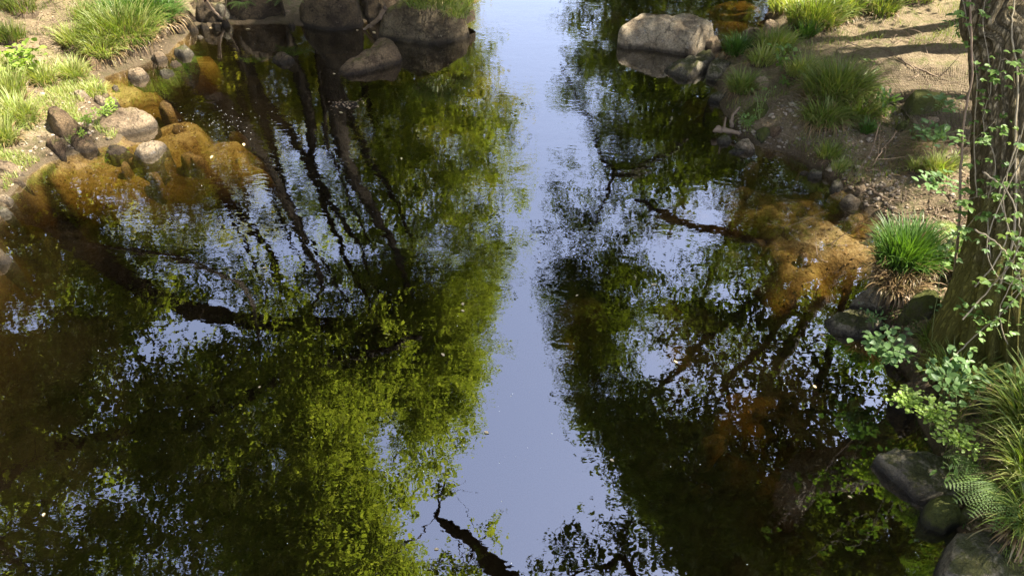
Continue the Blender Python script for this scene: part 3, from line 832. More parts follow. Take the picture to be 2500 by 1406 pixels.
# left
T(300, 100, 80, 80, 1500, M['grass'], 'huge drooping tussock overhanging the left cove, its left half', droop=1.1, dead=.4)
T(350, 60, 75, 85, 1400, M['grass_d'], 'huge drooping tussock overhanging the left cove, its darker right half behind', droop=1.2, dead=.5)
T(255, 140, 40, 55, 500, M['grass_y'], 'pale sunny tuft hanging over brown roots above the left cove rocks', droop=1.3, dead=.8)
T(190, 110, 40, 50, 450, M['grass_y'], 'sunny tuft left of the huge left tussock', droop=.9)
T(330, 5, 50, 60, 500, M['grass'], 'dark tuft at the top edge above the huge left tussock', droop=.9)
T(215, 45, 30, 40, 250, M['grass'], 'small tuft at the edge of the left path', droop=.9)
T(110, 205, 30, 60, 260, M['grass_y'], 'sunny tuft under the round-leaved sapling', droop=1.0)
T(20, 240, 45, 75, 500, M['grass_y'], 'tall sunny grass at the left picture edge', droop=.8)
T(55, 300, 40, 70, 420, M['grass_y'], 'bleached grass at the left picture edge beside the rock pile', droop=1.0)
T(10, 350, 40, 70, 380, M['grass_y'], 'bleached grass at the left picture edge above the furry rock', droop=1.0)
T(180, 190, 36, 45, 350, M['grass_y'], 'pale grass on the low left bank behind the pale stones', droop=1.0)
T(235, 230, 26, 30, 200, M['grass_y'], 'short pale tuft over the edge of the left cove', droop=1.2)
T(30, 100, 36, 40, 260, M['grass'], 'low tuft at the left end of the path', droop=.8)
T(50, 30, 40, 36, 260, M['grass'], 'tuft in the top left corner', droop=.8)
T(1120, 20, 34, 50, 420, M['grass_y'], 'bright tall grass behind the grass-topped boulder', z=.3, droop=.7)
T(920, -20, 40, 40, 380, M['grass_y'], 'bright sunlit grass seen between the two biggest far boulders', z=.3, droop=.6)
T(1060, 10, 66, 42, 700, M['grass'], 'grass growing on top of the far boulder', z=.66, droop=1.3, dead=.1, mound=False)
T(1120, 40, 26, 40, 220, M['grass_y'], 'long grass drooping over the right shoulder of the far boulder', z=.5, droop=1.6, dead=.1, mound=False)
# right
T(1985, 60, 62, 70, 900, M['grass'], 'large tussock at the top between the far water and the path', droop=1.1)
T(2050, 40, 50, 70, 700, M['grass'], 'large tussock at the top edge left of the path', droop=1.1)
T(1915, 30, 36, 60, 450, M['grass_y'], 'sunny tussock at the top edge by the far water', droop=1.0)
T(1965, 95, 22, 40, 260, M['grass_d'], 'small dark green tuft in front of the top tussocks', droop=1.0)
T(2150, 35, 36, 50, 350, M['grass'], 'tuft at the top edge on the path', droop=1.0)
T(2230, 0, 50, 50, 400, M['grass'], 'shaded grass at the top edge behind the tree', droop=.9)
T(1798, 135, 28, 50, 420, M['grass_d'], 'dark arching tussock behind the rounded dark rock', droop=1.1)
T(1890, 130, 42, 55, 650, M['grass'], 'mid green tussock next to the nettle', droop=1.0)
T(1860, 160, 26, 50, 300, M['grass_y'], 'straw-tipped tussock in front of the nettle', droop=1.1)
T(1955, 185, 34, 50, 400, M['grass_y'], 'yellowish tussock above the largest right tussock', droop=1.1)
T(1810, 225, 30, 55, 480, M['grass'], 'drooping tussock over the smooth blue-grey rock', droop=1.3, dead=.4)
T(2040, 240, 70, 85, 1500, M['grass'], 'largest tussock on the right bank with a brown skirt', droop=1.15, dead=.5)
T(2010, 300, 46, 60, 600, M['grass'], 'lower left lobe of grass hanging below the largest right tussock', droop=1.5, dead=.8)
T(2095, 290, 44, 60, 600, M['grass'], 'lower right lobe of grass hanging below the largest right tussock', droop=1.5, dead=.7)
T(2115, 325, 14, 38, 140, M['grass_d'], 'small spiky tuft right of the largest right tussock', droop=1.0)
T(2020, 390, 26, 38, 260, M['grass'], 'small sunny grass tuft on the muddy shore', droop=1.0)
T(2045, 420, 18, 28, 150, M['grass_y'], 'tiny yellow tuft at the waterline', droop=1.2)
T(2290, 420, 36, 45, 380, M['grass_y'], 'bright yellow-green tussock near the tree', droop=1.1, dead=.5)
T(2235, 420, 20, 35, 160, M['grass_y'], 'small yellow tuft left of the bright tussock near the tree', droop=1.2, dead=.5)
T(2205, 650, 62, 105, 1500, M['grass_d'], 'dense dark green tussock overhanging the water beside the tree', z=.38, droop=.9, dead=.3)
T(2190, 700, 46, 70, 420, M['grass_dead'], 'brown dead fringe hanging under the dark green tussock', z=.30, droop=1.9, dead=.2, mound=False)
T(2280, 850, 36, 70, 300, M['grass'], 'thin arching grass at the foot of the tree', droop=1.2)
T(2330, 930, 50, 90, 420, M['grass'], 'loose grass in the bramble below the tree', droop=1.2)
T(2515, 1060, 60, 170, 520, M['grass'], 'long arching grass at the right edge, upper clump', droop=1.0, width=.006, bias=(-.6, -.2))
T(2525, 1190, 60, 170, 520, M['grass'], 'long arching grass at the right edge, middle clump', droop=1.1, width=.006, bias=(-.7, -.3))
T(2500, 1290, 50, 150, 420, M['grass'], 'long arching grass at the right edge, lowest clump', droop=1.2, width=.0045, bias=(-.6, -.5), dead=.4)
T(2440, 1080, 30, 110, 160, M['grass'], 'long arching grass beside the lacy herb', droop=1.2, width=.0042, bias=(-.5, -.4))

# ground cover (stuff)
def scatter_px(n, x0, y0, x1, y1, cond=None):
    out = []
    X = rng.uniform(x0, x1, n); Y = rng.uniform(y0, y1, n)
    # unproject to z=.3 then take terrain height
    for a, b in zip(X, Y):
        p = P(a, b, .3); out.append(p)
    p = np.array(out); h = height(p[:, 0], p[:, 1])
    ok = h > 0.04
    p = p[ok]; p[:, 2] = h[ok]
    return p

def carpet(name, n, box, Lm, mat, droop=.8, width=.003, thr=-0.1, seed=20):
    p = scatter_px(n, *box)
    nz = vnoise(p[:, 0], p[:, 1], .5, seed) + .5 * vnoise(p[:, 0], p[:, 1], .15, seed + 1)
    p = p[nz > thr]
    m = len(p)
    a = rng.uniform(0, 2 * np.pi, m)
    V, Fq = blades(p, np.stack([np.cos(a), np.sin(a)], 1), Lm * rng.uniform(.5, 1.3, m), width * rng.uniform(.7, 1.4, m), droop * rng.uniform(.5, 1.4, m), seg=3)
    o = link(name, mesh_np(name, V, Fq), mat)
    tag(o, kind='stuff')
    return o
carpet('bank_grass', 26000, (-100, 150, 340, 430), .085, M['grass_y'], thr=-.12, width=.004)
carpet('bank_grass', 5000, (-100, -80, 420, 160), .14, M['grass'], thr=.05, seed=23)
carpet('bank_grass', 9000, (1780, 90, 2380, 420), .11, M['grass'], thr=.06, seed=25)
carpet('bank_grass', 2500, (1880, -60, 2500, 100), .15, M['grass'], thr=.12, seed=27)
carpet('bank_grass', 4000, (2180, 780, 2520, 1400), .16, M['grass'], thr=-.02, seed=29)
# moss-like short fuzz near the tree
carpet('moss_tufts', 7000, (2180, 700, 2520, 1350), .045, M['grass_d'], thr=-.2, seed=31, width=.004)

def leaf_quads(c, size, up=0.8, aspect=0.6, rr=None):
    """rhombus leaves, centres (n,3)"""
    n = len(c)
    nrm = rng.normal(0, 1, (n, 3)); nrm[:, 2] = np.abs(nrm[:, 2]) + up * 2
    nrm /= np.linalg.norm(nrm, axis=1)[:, None]
    a = rng.normal(0, 1, (n, 3)); a -= nrm * np.sum(a * nrm, 1)[:, None]; a /= np.linalg.norm(a, axis=1)[:, None] + 1e-9
    b = np.cross(nrm, a)
    s = size * rng.uniform(.65, 1.3, n) if np.isscalar(size) else size
    s = s[:, None]
    fold = nrm * s * 0.12
    V = np.stack([c - a * s * .5, c + b * s * .5 * aspect + fold, c + a * s * .55, c - b * s * .5 * aspect + fold], 1).reshape(-1, 3)
    Fq = np.arange(4 * n).reshape(n, 4)
    return V, Fq

def litter(name, n, box, size, mat, up=.8, zoff=.012):
    p = scatter_px(n, *box); p[:, 2] += zoff
    V, Fq = leaf_quads(p, size, up)
    tag(link(name, mesh_np(name, V, Fq), mat), kind='stuff')
litter('leaf_litter', 3200, (1760, 230, 2500, 700), .03, M['litter'])
litter('leaf_litter', 2500, (2200, 700, 2500, 1400), .04, M['litter'])
litter('leaf_litter', 4000, (-100, -50, 700, 440), .035, M['litter'])

def pebbles(name, n, box, size):
    p = scatter_px(n, *box)
    base = np.array([(1, 0, 0), (-1, 0, 0), (0, 1, 0), (0, -1, 0), (0, 0, 1), (0, 0, -1), (.6, .6, .45), (-.6, .6, .5), (.6, -.6, .4), (-.6, -.6, .5)])
    f = [(0, 6, 4, 8), (2, 7, 4, 6), (1, 9, 4, 7), (3, 8, 4, 9), (0, 2, 6, 6), (2, 1, 7, 7), (1, 3, 9, 9), (3, 0, 8, 8), (0, 5, 2, 2), (2, 5, 1, 1), (1, 5, 3, 3), (3, 5, 0, 0)]
    fq = np.array([x for x in f if len(set(x)) == 4]); ft = np.array([x[:3] for x in f if len(set(x)) == 3])
    m = len(p)
    s = size * rng.lognormal(0, .45, m)[:, None, None]
    sc = rng.uniform(.6, 1.2, (m, 1, 3)); sc[:, :, 2] *= .6
    a = rng.uniform(0, 6.28, m)
    V = base[None] * sc * s * (1 + rng.normal(0, .08, (m, 10, 1)))
    x = V[..., 0] * np.cos(a)[:, None] - V[..., 1] * np.sin(a)[:, None]; y = V[..., 0] * np.sin(a)[:, None] + V[..., 1] * np.cos(a)[:, None]
    V = np.stack([x, y, V[..., 2]], -1) + p[:, None]
    tri = []
    for q in fq: tri += [(q[0], q[1], q[2]), (q[0], q[2], q[3])]
    tri = np.vstack([np.array(tri), ft])
    Fq = (tri[None] + 10 * np.arange(m)[:, None, None]).reshape(-1, 3)
    tag(link(name, mesh_np(name, V.reshape(-1, 3), Fq, True), M['pebble']), kind='stuff')
pebbles('shore_pebbles', 1500, (1780, 250, 2200, 560), .022)
pebbles('shore_pebbles', 350, (20, 200, 330, 440), .024)
def bed_litter(name, n, box, mat, size):
    X = rng.uniform(box[0], box[2], n); Y = rng.uniform(box[1], box[3], n)
    p = np.array([P(a, b, -.1) for a, b in zip(X, Y)]); h_ = height(p[:, 0], p[:, 1]); ok = (h_ < -.01) & (h_ > -.5)
    p = p[ok]; p[:, 2] = h_[ok] + .008
    V, Fq = leaf_quads(p, size, 1.2); tag(link(name, mesh_np(name, V, Fq), mat), kind='stuff')
bed_litter('sunken_leaves', 900, (60, 200, 650, 460), M['sunk'], .035)
bed_litter('sunken_leaves', 1500, (1560, 380, 2160, 1200), M['sunk'], .035)
pebbles('shore_pebbles', 500, (1880, 380, 2400, 600), .018)

def twig_stuff(name, n, box, L, mat):
    p = scatter_px(n, *box)
    mb = MB()
    for q in p:
        a = random.uniform(0, math.pi); l = L * random.uniform(.4, 1.4)
        d = np.array([math.cos(a), math.sin(a), random.uniform(-.05, .25)]) * l
        mid = q + d * .5 + np.array([random.uniform(-.1, .1), random.uniform(-.1, .1), random.uniform(0, .1)]) * l
        mb.add(*tube([q + (0, 0, .01), mid + (0, 0, .015), q + d + (0, 0, .01)], [.005, .004, .002], 3))
    tag(mb.build(name, mat), kind='stuff')
twig_stuff('twig_litter', 420, (2080, 470, 2400, 620), .16, M['twig'])
twig_stuff('twig_litter', 240, (1900, 280, 2400, 480), .22, M['twig'])
twig_stuff('twig_litter', 160, (1860, 100, 2400, 300), .30, M['twig'])
twig_stuff('twig_litter', 160, (400, -40, 700, 90), .3, M['twig'])
twig_stuff('twig_litter', 120, (0, 20, 300, 160), .25, M['twig'])

# ------------------------------------------------------------ trees
def keep_prob(px, py, side):
    """chance that leaf clumps hang where the water mirrors px,py: the open sky lane over the river and the holes in the crowns"""
    L = np.interp(py, [-400, -60, 0, 100, 200, 250, 300, 400, 500, 560, 620, 700, 760, 850, 900, 950, 1080, 1140, 1180, 1240, 1300, 1406, 1700], [1120, 1165, 1155, 1150, 1205, 1245, 1270, 1280, 1300, 1310, 1280, 1265, 1215, 1200, 1175, 1160, 1150, 1100, 1000, 985, 930, 1000, 980])
    R = np.interp(py, [-400, -60, 0, 70, 150, 200, 300, 400, 500, 600, 700, 800, 870, 930, 1000, 1060, 1090, 1150, 1250, 1310, 1406, 1700], [1420, 1400, 1400, 1400, 1360, 1310, 1310, 1330, 1340, 1335, 1330, 1345, 1385, 1390, 1405, 1450, 1515, 1545, 1565, 1600, 1640, 1700])
    pr = 1.0
    if L < px < R: return 0.0
    if px <= L and px > L - 30: pr *= .8
    holes = [(745, 400, 70, 70, .75), (690, 590, 60, 60, .6), (500, 780, 130, 50, .75), (360, 880, 130, 60, .7), (300, 970, 80, 50, .55), (130, 1070, 80, 40, .6), (600, 870, 80, 60, .4),
             (640, 1150, 70, 50, .5), (1080, 600, 80, 60, .5), (1180, 500, 70, 60, .5), (940, 1090, 50, 90, .8), (960, 1180, 60, 60, .8), (1000, 1000, 30, 30, .5), (830, 330, 40, 60, .4), (1010, 860, 60, 40, .4),
             (1440, 520, 140, 120, .87), (1620, 560, 170, 100, .82), (1740, 510, 110, 70, .75), (1500, 960, 70, 60, .5), (1700, 860, 60, 50, .5), (1860, 1010, 60, 60, .5), (1400, 350, 90, 90, .75), (1540, 400, 100, 70, .6), (1380, 620, 60, 60, .8), (1480, 250, 80, 60, .6), (1790, 700, 70, 60, .55), (1960, 830, 60, 80, .5), (1840, 880, 60, 40, .4),
             (1340, 230, 60, 60, .5), (1460, 930, 50, 40, .4), (1380, 70, 50, 60, .4), (1560, 680, 130, 80, .6), (1650, 1050, 60, 60, .2), (480, 1150, 60, 30, .3)]
    for a, b, rx, ry, s in holes:
        d = ((px - a) / rx) ** 2 + ((py - b) / ry) ** 2
        if d < 1: pr *= (1 - s)
    return pr

SUNNY = [(P(2290, 1030, .4)[:2], .35, .6), (np.array([2.7, 5.6]), .9, .8), (P(220, 300)[:2], 2.3, .93), (P(480, 340)[:2], 1.0, .9), (P(60, 100)[:2], 1.8, .6), (P(300, 90)[:2], 1.5, .55), (P(2060, 60)[:2], 1.8, .8), (P(2080, 590)[:2], .8, .97), (P(1830, 470)[:2], .5, .8),
         (P(2250, 130)[:2], 1.4, .7), (P(1620, 70)[:2], 1.2, .7), (P(1950, 430)[:2], .8, .6), (P(1120, 0)[:2], 2.0, .8), (P(2280, 400)[:2], .45, .8), (P(900, 130)[:2], .5, .6),
         (P(1860, 170)[:2], 1.0, .5), (P(2040, 230)[:2], .9, .85), (P(1400, 700)[:2], .4, .4), (P(1650, 740)[:2], .4, .7), (P(1620, 470)[:2], .4, .7)]
def sun_ok(c):
    l = c - np.array(SUN) * (c[2] / SUN.z)
    for q, r, s in SUNNY:
        d = math.hypot(l[0] - q[0], l[1] - q[1])
        if d < r + .85 and random.random() < s: return False
    return True

def crown_clumps(ells, n, side, rmin=.5, check=True, sun=True):
    out = []
    tries = 0
    while len(out) < n and tries < n * 30:
        tries += 1
        e = random.choices(ells, weights=[a[3] * a[4] * a[5] for a in ells])[0]
        v = np.random.default_rng(random.randint(0, 1 << 30)).normal(0, 1, 3); v /= np.linalg.norm(v)
        rr = random.random() ** (1 / 2.2)
        c = np.array(e[:3]) + v * rr * np.array(e[3:6])
        if c[2] < .9: continue
        if side < 0 and c[0] > 1.2 and c[1] < 40: continue
        if check:
            px, py = proj(c[0], c[1], -c[2])
            if c[1] > 1 and -300 < px < 2800:
                if random.random() > keep_prob(px, py, side): continue
            if sun and not sun_ok(c): continue
            # keep foliage out of the camera's direct view
            dx, dy = proj(*c)
            dep = c[1] * cP - (c[2] - H) * sP
            if dep > 0 and -150 < dx < 2650 and dy > -130: continue
        out.append(c)
    return np.array(out)

def foliage(cl, R, n_tw, n_lf, leaf, up=.6):
    m = len(cl)
    a = rng.uniform(0, 2 * np.pi, (m, n_tw)); el = rng.normal(-.05, .38, (m, n_tw))
    d = np.stack([np.cos(a) * np.cos(el), np.sin(a) * np.cos(el), np.sin(el)], -1)
    L = R * rng.uniform(.5, 1.15, (m, n_tw, 1, 1))
    t = np.linspace(.12, 1, n_lf)[None, None, :, None]
    p = cl[:, None, None] + d[:, :, None] * L * t
    p = p + rng.normal(0, .075 * (leaf / .09), p.shape)
    p[..., 2] -= (t[..., 0] ** 2) * L[..., 0] * .28
    p = p.reshape(-1, 3)
    return leaf_quads(p, leaf, up, .66)

def tree(name, label, trunk_pts, r0, ells, nclump, side, leafmat, bark, leaf=.09, R=.85, n_tw=12, n_lf=20, group=None, check=True, sun=True, extra=None, cat='tree', sides=9, build_trunk=True):
    tp = smooth_path(trunk_pts, 6, 0.02)
    base = tp[0].copy()
    root = empty(name, base, label, cat, group)
    n = len(tp)
    rad = r0 * (1 - .72 * np.linspace(0, 1, n) ** .9)
    if build_trunk:
        rad2 = rad.copy(); rad2[0] *= 1.5; rad2[1] *= 1.15
        mb = MB(); mb.add(*tube(tp, rad2, sides, .12)); mb.build('trunk', bark, root, base, True)
    cl = crown_clumps(ells, nclump, side, check=check, sun=sun)
    if extra is not None and len(extra): cl = np.vstack([cl, extra]) if len(cl) else np.array(extra)
    if not len(cl): return root
    nodes_p = [p for p in tp[n // 3:]]; nodes_r = [r for r in rad[n // 3:]]
    order = np.argsort(np.min(np.linalg.norm(cl[:, None] - np.array(nodes_p)[None], axis=2), axis=1))
    mb = MB()
    for i in order:
        c = cl[i]
        NP = np.array(nodes_p)
        dv = c - NP
        dist = np.linalg.norm(dv, axis=1)
        cost = dist * (1 + .8 * np.clip(-dv[:, 2] / (dist + .01), 0, 1))
        j = int(np.argmin(cost)); a = NP[j]; l = dist[j]
        rs_ = min(nodes_r[j] * .75, .02 + .02 * l)
        mid1 = a + (c - a) * .35 + rng.normal(0, .07 * l, 3) + np.array([0, 0, .10 * l]); mid2 = a + (c - a) * .7 + rng.normal(0, .06 * l, 3) + np.array([0, 0, .06 * l])
        pth = smooth_path([a, mid1, mid2, c], 3)
        rr = np.linspace(rs_, max(.006, rs_ * .3), len(pth))
        mb.add(*tube(pth, rr, 5))
        for k in (3, 6, 9):
            nodes_p.append(pth[k]); nodes_r.append(rr[k])
    if mb.n: mb.build('branches', bark, root, base, True)
    V, Fq = foliage(cl, R, n_tw, n_lf, leaf)
    V -= base
    o = link('crown', mesh_np('crown', V, Fq), leafmat, root)
    return root

def LT(pts, Y):
    """trunk line from its mirror image at distance Y"""
    q = [RY(a, b, Y) for a, b in pts]
    b = q[0]
    gz = hz(b[0], b[1])
    d = (q[1] - q[0]); d /= max(d[2], .3)
    st = q[0] - d * (q[0][2] - gz + .15)
    return [st] + q

GL = 'trees on the left bank mirrored in the water'
GRR = 'trees on the right bank mirrored in the water'
# left middle group: trunks seen mirrored
tree('tree', 'thin straight tree on the left bank, first dark stem in the water beside the cove', LT([(553, 121), (580, 213), (601, 289), (640, 400), (690, 540), (750, 670)], 18.5), .14, [(-6, 18, 13, 3, 3, 3)], 60, -1, M['leaf_l'], M['bark_d'], group=GL)
tree('tree', 'forked tree on the left bank whose stem mirrors past the small far rock', LT([(592, 121), (617, 197), (650, 258), (708, 325), (760, 410), (830, 530), (880, 600)], 17.5), .22, [(-4.2, 17, 13, 3.2, 3.5, 3)], 95, -1, M['leaf_l'], M['bark_d'], group=GL)
tree('tree', 'slim leaning tree on the left bank left of the forked tree', LT([(617, 228), (662, 350), (700, 470), (740, 560), (790, 640), (850, 740)], 17.0), .12, [(-5, 16.5, 13.5, 3, 3, 3)], 45, -1, M['leaf_l'], M['bark_d'], group=GL)
tree('tree', 'upright dark tree on the left bank mirrored under the small far rock', LT([(717, 152), (747, 237), (760, 330), (765, 410), (800, 520), (850, 640), (900, 740)], 18), .19, [(-3.2, 18, 13, 2.8, 3.5, 3)], 95, -1, M['leaf_l'], M['bark_d'], group=GL)
tree('tree', 'stout tree on the left bank mirrored below the leaf-strewn flat rock', LT([(823, 273), (845, 395), (900, 500), (960, 600), (1000, 720)], 17), .26, [(-2.8, 17, 13, 2.6, 3.5, 3), (-1.6, 19, 12, 1.8, 4, 3.5)], 120, -1, M['leaf_l'], M['bark_d'], group=GL)
tree('tree', 'curved tree on the left bank right of the stout tree', LT([(860, 290), (905, 395), (960, 480), (1010, 600)], 19), .15, [(-2.0, 21, 12, 2.2, 5, 3.8), (-1.2, 26, 12, 1.8, 5, 4)], 95, -1, M['leaf_l'], M['bark_d'], group=GL)
tree('tree', 'broad leaning tree on the left bank mirrored across the dark cove water', LT([(480, 195), (550, 261), (620, 350), (680, 460), (730, 570), (790, 700)], 15), .24, [(-6, 15, 13, 3.5, 3.5, 3)], 95, -1, M['leaf_l'], M['bark_d'], group=GL)
tree('tree', 'tree on the left bank mirrored below the orange shallows', LT([(504, 413), (590, 530), (640, 590), (700, 700), (760, 800)], 16.5), .17, [(-4.8, 12, 9.5, 3, 3.5, 3.5)], 130, -1, M['leaf_l'], M['bark_d'], group=GL)
tree('tree', 'short leaning tree on the left bank mirrored beside the left picture edge', LT([(150, 525), (200, 600), (260, 680), (310, 740), (380, 850)], 15.5), .11, [(-7, 10.5, 7, 3, 4, 3.5)], 105, -1, M['leaf_l'], M['bark_d'], group=GL)
tree('tree', 'slender curved tree on the left bank, leftmost of the mirrored fan of stems', LT([(420, 270), (500, 400), (560, 520), (640, 680)], 16), .12, [(-7, 16, 13, 2.6, 3, 2.6)], 45, -1, M['leaf_l'], M['bark_d'], group=GL)
tree('tree', 'thin dark tree on the left bank between the upright tree and the stout tree', LT([(790, 260), (800, 360), (850, 470), (905, 600)], 18), .09, [(-3.6, 18, 11, 3.2, 3, 3.2)], 90, -1, M['leaf_l'], M['bark_d'], group=GL)
# limb crossing low left
limb = [RZ(1030, 820, 9), RZ(900, 860, 9), RZ(720, 905, 8.8), RZ(600, 965, 8.6), RZ(480, 1010, 8.2), RZ(400, 1045, 8), RZ(250, 1060, 7.5), RZ(60, 1125, 7)][::-1]
limb = [np.array([-8.3, 6.5, .2]), np.array([-7.6, 6.6, 4])] + limb
tree('tree', 'large spreading tree on the left bank with a long limb mirrored lower left', limb, .19, [(-5, 7.5, 9.5, 4.2, 3.5, 3.5), (-3.2, 9.5, 11, 2.5, 3, 3)], 200, -1, M['leaf_l'], M['bark_d'], group=GL)
tree('tree', 'pale barked tree leaning over the lower left corner of the water', [np.array([-7.5, 3.0, .2]), RZ(-120, 1210, 4), RZ(-10, 1330, 6), RZ(70, 1400, 8), RZ(240, 1560, 10)], .16, [(-4.6, 4.5, 9.5, 3.2, 3.5, 3.2)], 160, -1, M['leaf_l'], M['bark_p'], group=GL)
tree('tree', 'tree on the left bank with a thin upright stem mirrored in mid-water', [np.array([-9.6, 10.5, .4]), RY(120, 560, 10.5), RY(590, 700, 10.5), RZ(625, 900, 12)], .08, [(-4.2, 10.5, 13, 3.2, 3, 3)], 105, -1, M['leaf_l'], M['bark_d'], group=GL)
tree('tree', 'tall tree on the left bank whose crown tip hangs over the middle of the river', [np.array([-10.8, 12.5, .3]), np.array([-7.2, 12.5, 6]), RZ(930, 800, 14), RZ(1010, 980, 15.5)], .24, [(-2.9, 12, 15, 2.4, 3.5, 3.5), (-1.6, 10, 15, 1.6, 2.5, 2.5)], 105, -1, M['leaf_l'], M['bark_d'], group=GL)
# behind, upstream
def plain_tree(x, y, h, r0, rad, n, side, mat, lab, leaf=.13, dx=0, low=.55):
    tp = [np.array([x, y, hz(x, y) - .1]), np.array([x + dx * .2, y, h * .3]), np.array([x + dx * .6, y + .3, h * .6]), np.array([x + dx, y, h * .88])]
    tree('tree', lab, tp, r0, [(x + dx, y, h * low + hz(x, y) * .5, rad, rad, h * .42)], n, side, mat, M['bark_d'], leaf=leaf, R=1.15, n_tw=12, n_lf=18, group=GL if side < 0 else GRR)
pl = plain_tree
pl(-5.2, 23, 14, .2, 4.2, 150, -1, M['leaf_l'], 'tree on the left bank just behind the far boulders', dx=1.2)
pl(-4.8, 28, 15, .2, 4.5, 170, -1, M['leaf_u'], 'pale leaved tree on the left bank beyond the far boulders', dx=1.2)
pl(-5.5, 35, 16, .22, 5, 110, -1, M['leaf_u'], 'tree on the left bank farther upstream', .17, dx=1.5)
pl(-6.5, 45, 17, .22, 5.5, 110, -1, M['leaf_u'], 'tree on the left bank far upstream', .2, dx=2)
pl(-9, 60, 19, .25, 7, 120, -1, M['leaf_u'], 'last tall tree on the left bank upstream', .26, dx=2)
pl(-8, 26, 12, .2, 4.5, 150, -1, M['leaf_u'], 'low bushy tree on the left slope behind the trunks', low=.42)
pl(-8.5, 20.5, 11, .2, 4.0, 130, -1, M['leaf_u'], 'low bushy tree on the left slope behind the thin stems', low=.42)
pl(-4, 34, 11, .2, 3.6, 120, -1, M['leaf_u'], 'low bushy tree at the left waterline upstream', low=.42)
pl(-11, 24, 14, .2, 4.5, 90, -1, M['leaf_u'], 'tree on the left slope behind the river trees')
pl(-11, 16, 14, .2, 4.8, 150, -1, M['leaf_l'], 'tree on the left slope behind the cove')
pl(-11, 10, 13, .2, 4.8, 150, -1, M['leaf_l'], 'tree on the left slope behind the left path')
pl(-11, 4, 14, .2, 4.8, 150, -1, M['leaf_l'], 'tree on the left slope nearest the bridge')
pl(-14, 34, 17, .2, 6, 90, -1, M['leaf_u'], 'tree on the left slope upstream', .2)
pl(-7, -2, 13, .25, 4.5, 80, -1, M['leaf_l'], 'tree on the left bank beside the bridge')
# right bank
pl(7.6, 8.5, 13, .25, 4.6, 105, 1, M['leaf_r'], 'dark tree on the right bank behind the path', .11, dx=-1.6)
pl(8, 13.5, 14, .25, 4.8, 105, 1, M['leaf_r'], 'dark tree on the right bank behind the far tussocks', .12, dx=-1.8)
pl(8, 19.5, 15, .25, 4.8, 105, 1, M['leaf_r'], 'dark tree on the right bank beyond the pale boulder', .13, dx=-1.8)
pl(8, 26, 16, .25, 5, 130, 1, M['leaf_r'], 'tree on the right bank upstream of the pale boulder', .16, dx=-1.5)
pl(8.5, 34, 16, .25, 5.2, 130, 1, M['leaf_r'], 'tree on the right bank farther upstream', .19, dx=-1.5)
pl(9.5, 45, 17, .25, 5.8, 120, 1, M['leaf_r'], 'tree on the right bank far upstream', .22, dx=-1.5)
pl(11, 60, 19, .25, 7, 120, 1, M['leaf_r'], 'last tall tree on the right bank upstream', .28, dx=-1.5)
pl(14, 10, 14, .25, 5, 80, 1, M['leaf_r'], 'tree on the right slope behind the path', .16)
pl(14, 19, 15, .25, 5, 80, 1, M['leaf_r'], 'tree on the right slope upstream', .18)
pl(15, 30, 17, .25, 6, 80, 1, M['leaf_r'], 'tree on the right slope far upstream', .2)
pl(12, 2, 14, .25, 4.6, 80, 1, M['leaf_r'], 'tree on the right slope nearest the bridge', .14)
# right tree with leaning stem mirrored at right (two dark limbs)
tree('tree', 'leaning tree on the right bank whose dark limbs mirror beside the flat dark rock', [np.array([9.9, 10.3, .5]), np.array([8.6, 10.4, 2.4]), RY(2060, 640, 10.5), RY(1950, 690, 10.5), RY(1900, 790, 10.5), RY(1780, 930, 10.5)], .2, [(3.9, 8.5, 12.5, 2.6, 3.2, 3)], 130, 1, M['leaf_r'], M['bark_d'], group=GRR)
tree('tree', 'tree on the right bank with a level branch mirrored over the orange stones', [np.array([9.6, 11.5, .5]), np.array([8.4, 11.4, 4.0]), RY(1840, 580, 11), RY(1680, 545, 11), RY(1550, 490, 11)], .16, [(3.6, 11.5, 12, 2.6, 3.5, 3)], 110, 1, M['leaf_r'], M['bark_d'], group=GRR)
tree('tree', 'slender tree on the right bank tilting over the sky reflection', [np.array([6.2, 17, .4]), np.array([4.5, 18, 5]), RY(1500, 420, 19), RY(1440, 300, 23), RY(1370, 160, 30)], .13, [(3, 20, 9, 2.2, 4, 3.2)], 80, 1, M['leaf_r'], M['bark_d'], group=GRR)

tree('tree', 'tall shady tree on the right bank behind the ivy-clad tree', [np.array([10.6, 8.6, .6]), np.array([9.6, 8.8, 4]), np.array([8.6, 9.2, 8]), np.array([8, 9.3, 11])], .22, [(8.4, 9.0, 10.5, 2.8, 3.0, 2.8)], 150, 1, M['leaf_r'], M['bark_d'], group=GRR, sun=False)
tree('tree', 'slim tree on the right bank whose crown edges the narrow sky lane', [np.array([9.2, 14, .6]), np.array([7, 14, 5]), np.array([4, 14, 10]), np.array([2.8, 14, 13])], .18, [(2.9, 13.5, 13, 2.0, 4, 3.5), (2.6, 19, 12, 1.8, 5, 3.8), (3.1, 10.0, 12.5, 2.0, 3.2, 3.0)], 160, 1, M['leaf_r'], M['bark_d'], group=GRR)
